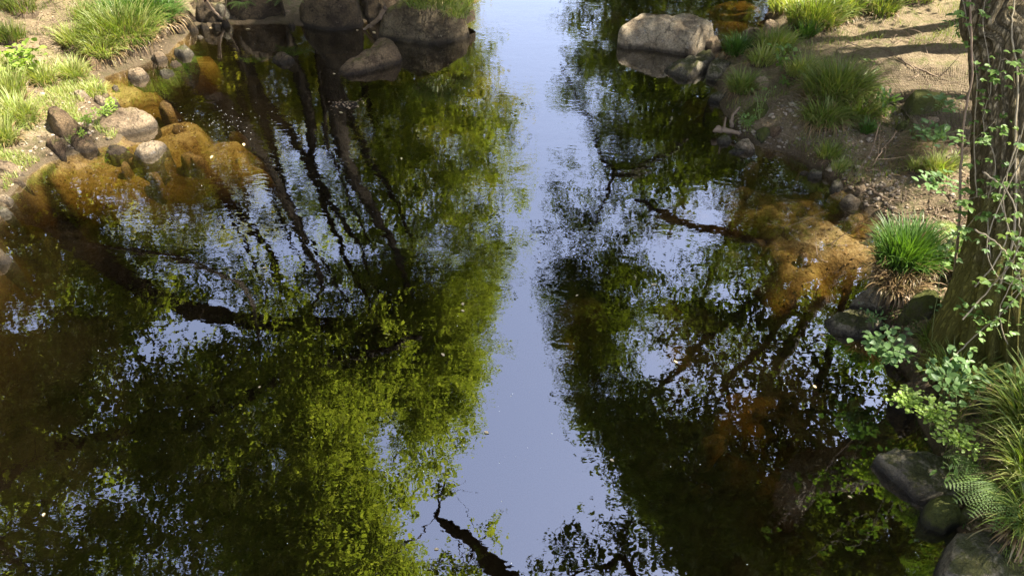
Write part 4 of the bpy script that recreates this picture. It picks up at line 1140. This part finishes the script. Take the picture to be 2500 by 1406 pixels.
# overhanging branches close to the bridge
def hang(label, pts, r0, cls, leafmat, leaf=.085):
    tp = smooth_path(pts, 5, .01)
    root = empty('tree', tp[0], label, 'tree', None)
    n = len(tp)
    mb = MB(); mb.add(*tube(tp, r0 * (1 - .85 * np.linspace(0, 1, n)), 8, .2)); mb.build('trunk', M['bark_d'], root, tp[0], True)
    cl = np.array(cls); mb = MB()
    for c in cl:
        j = int(np.argmin(np.linalg.norm(tp[n // 3:] - c, axis=1))) + n // 3
        a = tp[j]; l = np.linalg.norm(c - a)
        mb.add(*tube(smooth_path([a, (a + c) / 2 + rng.normal(0, .12 * l, 3), c], 4), np.linspace(.014, .004, 9), 5))
        for q in range(3):
            e = c + rng.normal(0, .25, 3)
            mb.add(*tube(smooth_path([(a + c) / 2, (a + c) / 2 * .4 + e * .6 + rng.normal(0, .05, 3), e], 3), np.linspace(.008, .003, 7), 4))
    mb.build('branches', M['bark_d'], root, tp[0], True)
    V, Fq = foliage(cl, .36, 7, 11, leaf, .3)
    link('crown', mesh_np('crown', V - tp[0], Fq), leafmat, root)
hang('ivy-wrapped leaning tree by the bridge whose broken tip mirrors in the bottom sky lane',
     [np.array([3.9, -2.5, .5]), np.array([2.2, -1.0, 4.0]), RZ(1280, 1500, 6.6), RZ(1215, 1400, 7), RZ(1150, 1320, 7.1), RZ(1100, 1290, 7.1), RZ(1068, 1262, 7.1), RZ(1070, 1235, 7.1)], .24,
     [RZ(1100, 1380, 7), RZ(1120, 1400, 7), RZ(1195, 1300, 7), RZ(1075, 1200, 7.1), RZ(1085, 1170, 7.1), RZ(1150, 1395, 7), RZ(1060, 1400, 7), RZ(950, 1370, 7)], M['leaf_l'])
hang('tree by the bridge whose dark leafy twigs mirror at the bottom of the sky lane',
     [np.array([4.4, -1.5, .5]), np.array([3.8, 0.2, 3.6]), np.array([2.8, 1.6, 5.4]), RZ(1560, 1420, 6.4), RZ(1480, 1380, 6.5), RZ(1400, 1400, 6.6)], .14,
     [RZ(1390, 1300, 6.5), RZ(1380, 1340, 6.5), RZ(1390, 1390, 6.5), RZ(1500, 1300, 6.5), RZ(1520, 1350, 6.5), RZ(1450, 1350, 6.5), RZ(1540, 1300, 6.5), RZ(1560, 1370, 6.5), RZ(1310, 1390, 6.5), RZ(1470, 1400, 6.5)], M['leaf_r'], .10)

# understory shrubs
def shrub(x, y, w, h, mat, lab, leaf=.12):
    z = hz(x, y)
    ell = [(x, y, z + h * .5, w, w, h * .55)]
    tree('shrub', lab, [np.array([x, y, z - .1]), np.array([x + .1, y, z + h * .4]), np.array([x, y + .1, z + h * .8])], .07, ell, int(18 * w * w * h * .12 + 14), -1 if x < 0 else 1, mat, M['bark_d'], leaf=leaf, R=.7, n_tw=12, n_lf=12, cat='shrub', group='shrubs on the wooded slopes')
rr_ = random.Random(11)
k = 0
words = ['behind the cove', 'under the slim trees', 'on the slope foot', 'beside the far path', 'by the stout tree', 'beyond the far boulders', 'at the foot of the hill', 'farther upstream']
for (x, y) in [(-9.5, 14), (-8, 17.5), (-11, 19), (-5.2, 20), (-7.5, 22), (-10, 26), (-5, 26), (-7, 31), (-9.8, 11), (-9.6, 8), (-6, 37), (-11.5, 14.5), (-9.2, 21), (-13, 22), (-4.4, 23.5), (-8.5, 5)]:
    shrub(x, y, rr_.uniform(1.5, 2.2), rr_.uniform(2.5, 5.0), M['leaf_u'], 'sunlit leafy bush on the left slope seen only as a mirror image'); k += 1
for (x, y) in [(7.5, 20), (7.4, 24), (8, 30), (10.5, 15), (11, 8), (8, 38), (9.5, 17.5), (12, 24)]:
    shrub(x, y, rr_.uniform(1.5, 2.2), rr_.uniform(2.0, 4.0), M['leaf_r'], 'shaded bush on the right slope seen only as a mirror image')

# far woodland beyond the trees one can tell apart (one mass)
def far_wood():
    c = []
    while len(c) < 1700:
        y = random.uniform(5, 130); sgn = random.choice((-1, 1))
        x = sgn * random.uniform(17 if y < 70 else 12, 60)
        if y > 75: x = random.uniform(-60, 60)
        z = hz(x, y) + random.uniform(.5, 15 if y < 75 else 13)
        if abs(x) < 6 + (y - 75) * 0: 
            if y > 75 and z > 9: continue
        c.append((x, y, z))
    c = np.array(c)
    V, Fq = foliage(c, 2.6, 9, 9, .5, .5)
    tag(link('far_woodland', mesh_np('far_woodland', V, Fq), M['leaf_u']), kind='stuff')
far_wood()

# ------------------------------------------------------------ ivy-clad tree in view
def big_tree():
    bz = .30
    cpx = [(2425, 900, 4.75), (2425, 760, 4.8), (2432, 640, 4.95), (2445, 500, 5.15), (2450, 300, 5.4), (2440, 100, 5.7), (2432, -60, 5.95)]
    pts = []
    for a, b, Y in cpx:
        d = ray(a + 22, b); t = Y / d[1]
        pts.append(np.array([d[0] * t, Y, H + t * d[2]]))
    top = pts[-1]
    pts = [pts[0] - np.array([0, 0, max(0, pts[0][2] - .1)])] + pts + [top + np.array([.35, .5, 1.8]), top + np.array([1.4, .8, 3.8]), top + np.array([2.8, 1.0, 5.6])]
    pts[0] = np.array([pts[1][0] + .02, pts[1][1] - .03, -.15])
    path = smooth_path(pts, 22)
    n = len(path)
    zz = path[:, 2]
    rad = np.interp(zz, [-.2, .3, .6, .9, 1.3, 2.0, 3.2, 5, 8, 12], [.68, .56, .46, .36, .275, .245, .235, .19, .12, .05])
    sides = 110
    V = []
    tan = np.gradient(path, axis=0); tan /= np.linalg.norm(tan, axis=1)[:, None]
    for i in range(n):
        t = tan[i]; u = np.cross(t, [0, 1, 0]); u /= np.linalg.norm(u); w = np.cross(t, u)
        for j in range(sides):
            a = 2 * math.pi * j / sides
            z = zz[i]
            fl = max(0, 1 - (z - 0) / 1.2)
            but = 1 + fl * .35 * (math.sin(a * 3 + 1.0) * .6 + math.sin(a * 5 + 2.1) * .4)
            r = rad[i] * but
            rid = noise.noise(Vector((math.cos(a) * 5.5 + 3, math.sin(a) * 5.5, z * 1.1)))
            rid2 = noise.noise(Vector((math.cos(a) * 13, math.sin(a) * 13, z * 4.0)))
            r += (-abs(rid) * .11 + .03) * (r / .25) + rid2 * .014
            r += noise.noise(Vector((math.cos(a) * 1.2, math.sin(a) * 1.2, z * 1.3 + 9))) * .035
            V.append(path[i] + r * (math.cos(a) * u + math.sin(a) * w))
    V = np.array(V)
    i = np.arange(n - 1)[:, None] * sides; j = np.arange(sides)[None]
    k2 = (np.arange(sides) + 1) % sides
    Fq = np.stack([i + j, i + k2[None], i + sides + k2[None], i + sides + j], -1).reshape(-1, 4)
    base = path[0]
    root = empty('tree', base, 'large ivy-clad tree with mossy foot on the right bank', 'tree')
    link('trunk', mesh_np('trunk', V - base, Fq, True), M['bark'], root)
    # surface roots
    for pa in ([(2330, 668), (2300, 660), (2380, 690), (2400, 700)], [(2400, 720), (2330, 760), (2290, 790), (2270, 830)], [(2440, 800), (2400, 880), (2370, 940), (2350, 980)], [(2480, 820), (2480, 900), (2470, 980), (2480, 1040)]):
        q = []
        for s, (a, b) in enumerate(pa):
            g_ = G(a, b); q.append(g_ + np.array([0, 0, .10 - .03 * s]))
        mb = MB(); mb.add(*tube(smooth_path(q, 6, .01), np.linspace(.11, .045, 6 * (len(q) - 1) + 1), 9, .25)); mb.build('root', M['bark'], root, base, True)
    cl = crown_clumps([(4.2, 7.5, 10, 3.2, 3.4, 3.2), (6.5, 7.0, 9.5, 3.0, 3.2, 3.2), (5.2, 3.6, 10, 2.8, 3.0, 3.0), (8.0, 5.0, 9, 3, 3.5, 3.2)], 360, 1)
    up_ = [q + rng.normal(0, .28, 3) for q in path[zz > 3.9][::5] for _ in range(2)]
    cl = np.vstack([cl, np.array(up_)])
    nodes_p = [p for p in path[zz > 5]]; mb = MB()
    for c in cl:
        NP = np.array(nodes_p); d = np.linalg.norm(NP - c, axis=1); a = NP[int(np.argmin(d))]; l = d.min()
        pth = smooth_path([a, (a + c) / 2 + rng.normal(0, .08 * l, 3) + (0, 0, .1 * l), c], 4)
        mb.add(*tube(pth, np.linspace(.015 + .012 * l, .006, len(pth)), 5)); nodes_p += [pth[4], pth[6], pth[8]]
    mb.build('branches', M['bark_d'], root, base, True)
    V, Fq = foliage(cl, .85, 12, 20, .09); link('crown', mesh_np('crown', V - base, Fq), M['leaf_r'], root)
    return path, rad, zz
tpath, trad, tz = big_tree()

# ------------------------------------------------------------ leafy plants
def leaf_shape(L, W, seg=4, curl=.15, notch=False):
    V = []; Fq = []
    for i in range(seg + 1):
        t = i / seg
        w = W * .5 * (math.sin(math.pi * min(1, t * .93 + .05)) ** .8)
        z = -curl * L * t * t
        V += [(-w, t * L, z + w * .25), (0, t * L, z - .0), (w, t * L, z + w * .25)]
    for i in range(seg):
        for k in (0, 1): Fq.append((i * 3 + k, i * 3 + k + 1, i * 3 + k + 4, i * 3 + k + 3))
    return np.array(V), np.array(Fq)
LEAFM = {}
def leaf_mesh(kind, mat):
    key = (kind, mat)
    if key not in LEAFM:
        L, W = {'oval': (1, .55), 'round': (1, .85), 'narrow': (1, .32)}[kind]
        V, Fq = leaf_shape(L, W)
        me = mesh_np('leaf', V, Fq, True); me.materials.append(M[mat]); LEAFM[key] = me
    return LEAFM[key]

def add_leaf(root, base_loc, pos, direc, size, kind, mat, up=(0, 0, 1), name='leaf'):
    o = bpy.data.objects.new(name, leaf_mesh(kind, mat)); COL.objects.link(o); o.parent = root
    d = Vector(direc).normalized(); u = Vector(up) + Vector((random.uniform(-.4, .4), random.uniform(-.4, .4), 0))
    x = d.cross(u)
    if x.length < 1e-3: x = Vector((1, 0, 0))
    x.normalize(); z = x.cross(d)
    o.matrix_local = Matrix.Translation(Vector(pos) - Vector(base_loc)) @ Matrix((x, d, z)).transposed().to_4x4() @ Matrix.Scale(size, 4)
    return o

def vine(name, label, pts, r, nleaf, size, kind='oval', mat='herb_g', cat='vine', group=None, tri=True, per=8, wob=.0018, stemmat='vine', off=.05):
    p = smooth_path(pts, per, wob)
    root = empty(name, p[0], label, cat, group)
    mb = MB(); mb.add(*tube(p, np.linspace(r, r * .5, len(p)) * .72, 6)); mb.build('stem', M[stemmat], root, p[0], True)
    for k in range(int(nleaf * 1.4)):
        i = random.randint(1, len(p) - 1)
        q = p[i]
        a = random.uniform(0, 2 * math.pi)
        d = Vector((math.cos(a), math.sin(a) - .6, random.uniform(-.1, .5))).normalized()
        s = size * random.uniform(.7, 1.3)
        b = Vector(q) + d * off * random.uniform(.3, 1.4)
        if tri:
            for da in (-1.0, 0, 1.0):
                dd = Vector((d.x * math.cos(da) - d.y * math.sin(da), d.x * math.sin(da) + d.y * math.cos(da), d.z - .15))
                add_leaf(root, p[0], b, dd, s * (1 if da == 0 else .8), kind, mat)
        else: add_leaf(root, p[0], b, d, s, kind, mat)
    return root

def V3(px, py, Y):
    d = ray(px, py); t = Y / d[1]
    return np.array([d[0] * t, Y, H + t * d[2]])

# climbing stems on the trunk
def trunk_front(px, py, extra=.03):
    """point on camera side of trunk at that pixel"""
    d = ray(px, py)
    best = None
    for t in np.linspace(3.5, 8.5, 260):
        q = np.array([0, 0, H]) + d * t
        dd = np.linalg.norm(tpath - q, axis=1); i = int(np.argmin(dd))
        if dd[i] < trad[i] + extra: return q
    i = int(np.argmin([abs(proj(*p)[1] - py) for p in tpath]))
    return V3(px, py, tpath[i][1])
def tf(lst, ex=.03): return [trunk_front(a, b, ex) for a, b in lst]
vine('ivy_vine', 'thick bare vine winding up the shaded right side of the trunk', tf([(2440, 700), (2470, 600), (2480, 480), (2478, 330), (2485, 200), (2470, 80), (2480, -20)]), .016, 10, .05, mat='herb')
vine('ivy_vine', 'leafy vine climbing the middle of the trunk', tf([(2420, 640), (2410, 500), (2430, 400), (2400, 300), (2420, 200), (2400, 60), (2410, -30)]), .007, 22, .045, mat='herb')
vine('ivy_vine', 'loop of vine crossing the lower trunk', tf([(2380, 700), (2430, 640), (2460, 560), (2440, 470), (2480, 380), (2500, 300)], .06), .010, 14, .05, mat='herb_b')
vine('ivy_vine', 'pale vine tangle hanging against the trunk', tf([(2490, 330), (2460, 420), (2450, 500), (2470, 580), (2500, 640)], .12), .008, 4, .045)
vine('ivy_vine', 'pale looping vine hanging in front of the mossy trunk foot', tf([(2500, 380), (2440, 500), (2410, 600), (2440, 680), (2510, 700)], .15), .008, 4, .045)
vine('ivy_vine', 'thin vine snaking along the trunk left edge', tf([(2385, 480), (2378, 350), (2385, 200), (2370, 100), (2350, 0)], .05), .008, 12, .045, mat='herb')
for q, (pp) in enumerate([[(2350, 780), (2420, 700), (2470, 640), (2510, 560)], [(2300, 900), (2380, 820), (2450, 760), (2510, 690)], [(2440, 960), (2460, 860), (2440, 760), (2500, 640)], [(2380, 560), (2440, 600), (2480, 660), (2510, 740)], [(2400, 420), (2460, 470), (2490, 560), (2470, 650)]]):
    vine('bramble', ['arching bramble stem crossing the mossy trunk foot', 'lowest arching bramble stem in front of the tree', 'upright bramble stem right of the mossy foot', 'bramble stem sloping down across the trunk', 'curling pale stem in front of the trunk middle'][q],
         [V3(a, b, 4.35 + .1 * math.sin(i * 2)) for i, (a, b) in enumerate(pp)], .009, 9, .05, mat='herb', wob=.003)
# sapling with thin trunk left of the tree
sap = [G(2310, 790) + (0, 0, -.02), V3(2330, 660, 5.35), V3(2340, 560, 5.3), V3(2345, 420, 5.3), V3(2352, 300, 5.25), V3(2372, 180, 5.2), V3(2368, 0, 5.2)]
vine('sapling', 'thin wavy grey stem rising beside the big tree with sparse leaves', sap, .018, 16, .055, mat='herb', cat='sapling', stemmat='twig', wob=.003, off=.09)
vine('bramble', 'long thin bramble stem hanging down over the round leaves', [V3(2335, 560, 4.9), V3(2300, 660, 4.9), V3(2280, 780, 4.8), V3(2262, 930, 4.7), V3(2250, 1050, 4.6)], .0035, 5, .035, stemmat='stem', wob=.003)

def leafy(name, label, px, py, z, spread, hgt, nst, nl, size, kind, mat, cat='plant', stem='stem', up=.35, drop=0.0):
    """bushy plant; spread,hgt in px; leaves individually parented"""
    b = G(px, py) if z is None else P(px, py, z)
    k = ppm(px, py, b[2]); S, Hh = spread / k, hgt / k; ls = size / k
    root = empty(name, b, label, cat)
    mb = MB()
    for s in range(nst):
        a = random.uniform(0, 2 * math.pi); r = S * random.uniform(.3, 1)
        e = b + np.array([math.cos(a) * r, math.sin(a) * r, Hh * random.uniform(.5, 1) - drop * r])
        p = smooth_path([b + rng.normal(0, .02, 3), b * .5 + e * .5 + np.array([0, 0, Hh * .25]), e], 9)
        mb.add(*tube(p, np.linspace(.004, .002, len(p)), 4))
        for q in range(max(1, nl // nst)):
            i = random.randint(2, len(p) - 1); side = (-1) ** q
            t = p[i] - p[i - 1]; t /= np.linalg.norm(t) + 1e-9
            sd = np.cross(t, [0, 0, 1]) * side
            d = sd * .9 + t * .5 + np.array([0, -.1, up * random.uniform(-.3, 1)])
            add_leaf(root, b, p[i] + rng.normal(0, .55, 3) * ls * np.array([1, 1, .6]) + sd * ls * .3, d, ls * .72 * random.uniform(.6, 1.25), kind, mat)
    mb.build('stem', M[stem], root, b)
    return root
leafy('hazel_sapling', 'bright sapling with round leaves on the sunny left bank', 75, 190, None, 62, 70, 12, 150, 22, 'round', 'herb_b', 'sapling')
leafy('leafy_sprig', 'small round-leaved plant on the big tan slab', 265, 285, .2, 36, 22, 10, 110, 10, 'round', 'herb_b')
leafy('leafy_sprig', 'small yellow-green sprig on the left end of the tan slab', 215, 300, .22, 22, 22, 7, 60, 10, 'round', 'herb_b')
leafy('leafy_sprig', 'tiny yellow sprig behind the tan slab', 275, 258, .15, 14, 16, 5, 36, 9, 'round', 'herb_b')
leafy('leafy_sprig', 'tiny sprig on top of the wedge-shaped rock', 200, 330, .2, 14, 10, 5, 30, 8, 'round', 'herb_b')
leafy('nettle', 'pale green nettle standing in the tussocks', 1905, 175, None, 26, 66, 6, 70, 17, 'oval', 'herb', 'nettle')
leafy('herb_plant', 'small herb with lobed leaves below the yellowish tussock', 1925, 218, None, 22, 22, 5, 30, 15, 'round', 'herb', 'herb')
leafy('herb_plant', 'low bright herb on the muddy shore in front of the mossy rock', 1820, 310, .12, 28, 30, 8, 90, 9, 'round', 'herb', 'herb')
leafy('herb_plant', 'tall thin herb leaning over the mossy rock', 1850, 290, .2, 34, 80, 4, 50, 9, 'oval', 'herb', 'herb')
leafy('nettle', 'upright leafy herb at the right end of the largest tussock', 2150, 290, None, 22, 70, 5, 60, 20, 'oval', 'herb', 'nettle')
leafy('herb_plant', 'small broad-leaved herb under the upright nettle', 2110, 320, None, 24, 24, 5, 24, 18, 'oval', 'herb', 'herb')
leafy('herb_plant', 'two-leaved seedling on the bare path', 2135, 160, None, 20, 16, 2, 6, 18, 'oval', 'herb', 'herb')
leafy('ash_seedling', 'ash seedling with grey-green leaflets behind the thin sapling', 2280, 350, .55, 60, 50, 7, 84, 24, 'oval', 'herb_g', 'seedling')
leafy('ash_seedling', 'grey-green seedling spreading above the netting', 2290, 265, .8, 50, 30, 6, 48, 24, 'oval', 'herb_g', 'seedling')
leafy('ash_seedling', 'grey-green leaves spreading over the mud left of the trunk', 2290, 460, .6, 60, 30, 7, 70, 24, 'oval', 'herb_g', 'seedling')
leafy('ash_seedling', 'pale leaves against the trunk near the top edge', 2340, 90, 1.6, 36, 50, 5, 40, 28, 'oval', 'herb_g', 'seedling')
leafy('herb_plant', 'mid green herb at the left foot of the trunk', 2330, 620, .6, 40, 60, 7, 70, 18, 'oval', 'herb', 'herb')
leafy('bramble', 'round-leaved bramble hanging over the dark water', 2160, 870, .36, 66, 60, 14, 150, 25, 'round', 'herb_g', 'bramble', drop=.4)
leafy('bramble', 'thin-leaved sprig on the flat dark rock', 2130, 790, .2, 34, 36, 6, 60, 13, 'oval', 'herb_g', 'bramble')
leafy('bramble', 'grey-green bramble below the mossy tree foot', 2320, 960, .42, 110, 70, 16, 190, 30, 'oval', 'herb_g', 'bramble')
leafy('bramble', 'bramble leaves over the mossy trunk foot', 2400, 800, .7, 90, 80, 9, 90, 24, 'oval', 'herb', 'bramble')
leafy('bramble', 'bramble leaves at the right picture edge', 2470, 960, .5, 70, 70, 8, 90, 28, 'oval', 'herb', 'bramble')
leafy('nettle', 'pointed-leaved herb above the fern', 2330, 1165, .35, 40, 30, 4, 16, 34, 'narrow', 'herb', 'herb')
for (a, b, s, hh, lb, mm) in [(2210, 960, 36, 30, 'yellow flower clusters of the lacy herb beside the mossy rock', 'herb_b'), (2270, 1000, 55, 50, 'lacy yellow-green herb hanging over the right shore, upper clump', 'herb_b'), (2330, 1060, 60, 50, 'lacy yellow-green herb hanging over the right shore, lower clump', 'herb_b')]:
    leafy('lacy_herb', lb, a, b + 25, .40, s * 1.1, hh * 1.2, 18, 270, 13, 'round', mm, 'herb', drop=.3)

def fern(label, px, py, z, Lpx, fr, n=6, mat='fern'):
    b = P(px, py, z) if z is not None else G(px, py)
    L = Lpx / ppm(px, py, b[2])
    root = empty('fern', b, label, 'fern')
    for a in fr:
        a = math.radians(a)
        d = np.array([math.cos(a), math.sin(a), 0]); side = np.array([-d[1], d[0], 0])
        mb = MB(); ts = np.linspace(0, 1, 19)
        pp = [b + d * L * t * .9 + np.array([0, 0, L * (.55 * t - .62 * t * t)]) for t in ts]
        mb.add(*tube(pp, np.linspace(.004, .0015, 19), 4))
        for i in range(2, 19):
            t = ts[i]; w = L * .30 * math.sin(math.pi * min(1, .12 + t * .88)) ** .8
            for s in (-1, 1):
                q0 = pp[i]; ax = side * s + d * .35; ax = ax / np.linalg.norm(ax)
                m = 6
                for j in range(m):
                    c0 = q0 + ax * w * (j / m); c1 = q0 + ax * w * ((j + 1) / m) - (0, 0, w * .02)
                    ww = L * .017 * (1 - j / m * .8)
                    for ss in (-1, 1):
                        mb.add([c0, c0 * .45 + c1 * .55, (c0 + c1) / 2 + d * ss * ww * 1.5 + ax * ww * .4, c0 + d * ss * ww * .9], [(0, 1, 2, 3)])
        mb.build('frond', M[mat], root, b)
fern('low bright fern over the water beside the bottom right rock', 2445, 1190, .50, 150, [195, 215, 238, 262, 175])
fern('fern hanging between the two far left boulders', 700, -6, .42, 60, [250, 290, 215, 330, 180])
fern('bright broad-fronded fern on the far left boulder', 592, 8, .45, 44, [240, 300, 200, 340, 270])
fern('fern drooping over the right side of the huge left tussock', 425, 12, .42, 58, [250, 300, 330, 220])
fern('small shaded fern at the foot of the ivy-clad tree', 2345, 560, .6, 70, [200, 250, 290, 160], mat='herb_b')
fern('fern half hidden above the low bright fern', 2380, 1130, .4, 80, [190, 230, 160])

for a, b, lb in [(2395, 330, 'tuft of ivy leaves on the middle of the trunk'), (2410, 470, 'spray of pale ivy leaves across the lower trunk'), (2375, 560, 'leafy ivy shoots at the left edge of the lower trunk'), (2450, 700, 'ivy leaves spreading over the mossy trunk foot'), (2470, 200, 'ivy leaves high on the right side of the trunk')]:
    q_ = trunk_front(a, b, .05)
    c_ = [q_ + np.array([random.uniform(-.18, .18), random.uniform(-.06, .02), random.uniform(-.2, .2)]) for _ in range(4)]
    vine('ivy_vine', lb, c_, .004, 15, .05, mat='herb', off=.09)
# ------------------------------------------------------------ sticks, netting, floating things
def stick(label, pts, r, mat='twig', name='fallen_branch', cat='branch', forks=0):
    p = smooth_path(pts, 6, .006)
    root = empty(name, p[0], label, cat)
    mb = MB(); mb.add(*tube(p, np.linspace(r, r * .45, len(p)), 8, .2)); mb.build('stem', M[mat], root, p[0], True)
    for k in range(forks):
        i = random.randint(3, len(p) - 2); d = rng.normal(0, .16, 3); d[2] = abs(d[2])
        mb = MB(); mb.add(*tube(smooth_path([p[i], p[i] + d * .5, p[i] + d + (0, 0, .03)], 3), np.linspace(r * .5, r * .2, 7), 5)); mb.build('side_twig', M[mat], root, p[0])
    return root
def Gz(a, b, dz=.03): return G(a, b) + np.array([0, 0, dz])
stick('short driftwood log at the right waterline beside wet stones', [P(1745, 314, .10), P(1770, 318, .08), P(1806, 328, .08)], .05, 'bark_d' if False else 'twig', 'driftwood', 'driftwood', 1)
stick('curved root sticking out beside the mossy rock', [P(1786, 310, .05), P(1788, 285, .18), P(1806, 262, .25)], .03)
stick('pale stripped branch lying over the far left stones', [P(500, 0, .5), P(520, 25, .25), P(550, 55, .03)], .035, forks=2)
stick('gnarled root bridging the two biggest far boulders', [P(940, 20, .5), P(925, 45, .3), P(905, 62, .12), P(888, 72, .02)], .045, 'twig', forks=2)
stick('long thin reed-like stem leaning down to the muddy shore', [P(2150, 300, .9), P(2125, 370, .55), P(2078, 445, .12)], .007, forks=0)
stick('thin branch over the bare root bank', [P(2190, 320, .75), P(2160, 360, .55), P(2130, 405, .4)], .008, forks=3)
stick('tangled twig on the mud below the bright tussock', [Gz(2120, 470), Gz(2160, 490), Gz(2200, 500)], .012, forks=4)
stick('long twig lying in front of the dark green tussock', [Gz(2210, 530, .05), Gz(2260, 535, .06), Gz(2310, 545, .05)], .010, forks=3)
stick('stick lying on the path by the tree', [Gz(2230, 175), Gz(2290, 195), Gz(2360, 218)], .015, forks=1)
stick('short pale stick on the path', [Gz(2045, 125), Gz(2090, 115)], .010)
stick('small pale twig on the netting', [Gz(2190, 150), Gz(2240, 185), Gz(2215, 200)], .012, forks=1)
stick('broken reed standing at the waterline by the mossy stone', [P(1866, 300, .1), P(1880, 290, .18), P(1892, 278, .25)], .006)
stick('arched thorny stem over the dried root mat', [Gz(2110, 360, .03), Gz(2140, 385, .25), Gz(2160, 420, .05)], .007, forks=3)
for k, (a, b, c, d_) in enumerate([(2010, 600, 2050, 580), (1880, 540, 1930, 560), (2020, 640, 1990, 620)]):
    stick(['sunken twig on the sand bar', 'sunken stick in the orange shallows', 'sunken root below the sand bar'][k], [P(a, b, -.02), P((a + c) / 2, (b + d_) / 2 + 4, -.015), P(c, d_, -.02)], .008, forks=3)
# dried root mat
def root_mat():
    mb = MB()
    b = G(2210, 385)
    for i in range(420):
        px = random.gauss(2205, 42); py = random.gauss(372, 20)
        q = G(px, py) if i % 6 == 0 else None
        if q is None: q = P(px, py, b[2] + .05)
        q[2] = max(hz(q[0], q[1]), .05) + random.uniform(.0, .09)
        a = random.gauss(-.2, .45); l = random.uniform(.1, .3)
        e = q + np.array([math.cos(a) * l, math.sin(a) * l, -.05 * random.random()])
        mb.add(*tube([q, (q + e) / 2 + rng.normal(0, .02, 3) + (0, 0, .02), e], [.0025, .0025, .0015], 3))
    tag(mb.build('dried_grass_mat', M['grass_dead']), kind='stuff')
root_mat()
def netting():
    A, B, C_, D = (2120, 150), (2370, 165), (2390, 345), (2250, 300)
    nu, nv = 54, 40
    Pm = np.zeros((nu, nv, 3))
    pts = []
    for i in range(nu):
        for j in range(nv):
            u, v = i / (nu - 1), j / (nv - 1)
            px = (A[0] * (1 - u) + B[0] * u) * (1 - v) + (D[0] * (1 - u) + C_[0] * u) * v
            py = (A[1] * (1 - u) + B[1] * u) * (1 - v) + (D[1] * (1 - u) + C_[1] * u) * v
            Pm[i, j] = P(px, py, .55)
    x, y = Pm[..., 0].ravel(), Pm[..., 1].ravel()
    z = height(x, y) + .05 + .05 * vnoise(x, y, .5, 50)
    Pm[..., 2] = z.reshape(nu, nv)
    Pm += rng.normal(0, .003, Pm.shape)
    org = Pm[nu // 2, nv // 2].copy()
    root = empty('erosion_netting', org, 'brown jute erosion netting draped on the bank left of the tree', 'netting')
    mb = MB()
    for i in range(nu): mb.add(*tube(Pm[i], .0042, 3))
    mb.build('lengthwise_strands', M['net'], root, org)
    mb = MB()
    for j in range(nv): mb.add(*tube(Pm[:, j], .0042, 3))
    mb.build('crosswise_strands', M['net'], root, org)
netting()

FL = [(1125, 757), (1078, 862), (637, 943), (1412, 720), (1603, 695), (1193, 1057), (105, 1259), (595, 350), (520, 380), (1131, 745), (980, 385), (828, 274), (812, 180), (520, 68), (600, 72), (565, 80), (870, 75), (910, 78), (1645, 880), (2010, 820), (1985, 940), (1060, 1340), (1320, 640), (640, 655), (1490, 1120), (2070, 1210), (1890, 270)]
lm = leaf_mesh('oval', 'pale_leaf')
for a, b in FL:
    q = P(a, b, .006)
    o = bpy.data.objects.new('floating_leaf', lm); COL.objects.link(o)
    s = random.uniform(7, 15) / ppm(a, b); o.location = q; o.scale = (s, s, s); o.rotation_euler = (random.uniform(-.1, .1), random.uniform(-.1, .1), random.uniform(0, 6.28))
    tag(o, 'small pale fallen leaf floating on the dark water', 'leaf', 'fallen leaves floating on the river')
# leaves on the flat rock and other rocks
def leaves_on(ctr, z, spread, n, name='fallen_leaves'):
    p = np.array([P(random.gauss(ctr[0], spread[0]), random.gauss(ctr[1], spread[1]), z) for _ in range(n)])
    V, Fq = leaf_quads(p, .035, 3); tag(link(name, mesh_np(name, V, Fq), M['litter']), kind='stuff')
leaves_on((842, 256), .06, (26, 6), 60)
def foam(ctr, spread, n, r=.004):
    mb = MB()
    for _ in range(n):
        q = P(random.gauss(ctr[0], spread[0]), random.gauss(ctr[1], spread[1]), .001)
        k = r * random.uniform(.6, 1.6)
        mb.add([q + (k, 0, 0), q + (0, k, 0), q + (-k, 0, 0), q + (0, -k, 0), q + (0, 0, k)], [(0, 1, 4), (1, 2, 4), (2, 3, 4), (3, 0, 4)])
    tag(mb.build('foam_bubbles', M['foam']), kind='stuff')
foam((530, 300), (62, 20), 90, .0024)
foam((1270, 1000), (120, 250), 26)
foam((1250, 500), (700, 350), 70, .003)
for a, b, c in ((1700, 900, 250), (600, 900, 300)): foam((a, b), (c, c), 25, .003)
print('tris approx', sum(len(o.data.polygons) * 2 for o in scene.objects if o.type == 'MESH'), 'objects', len(scene.objects))
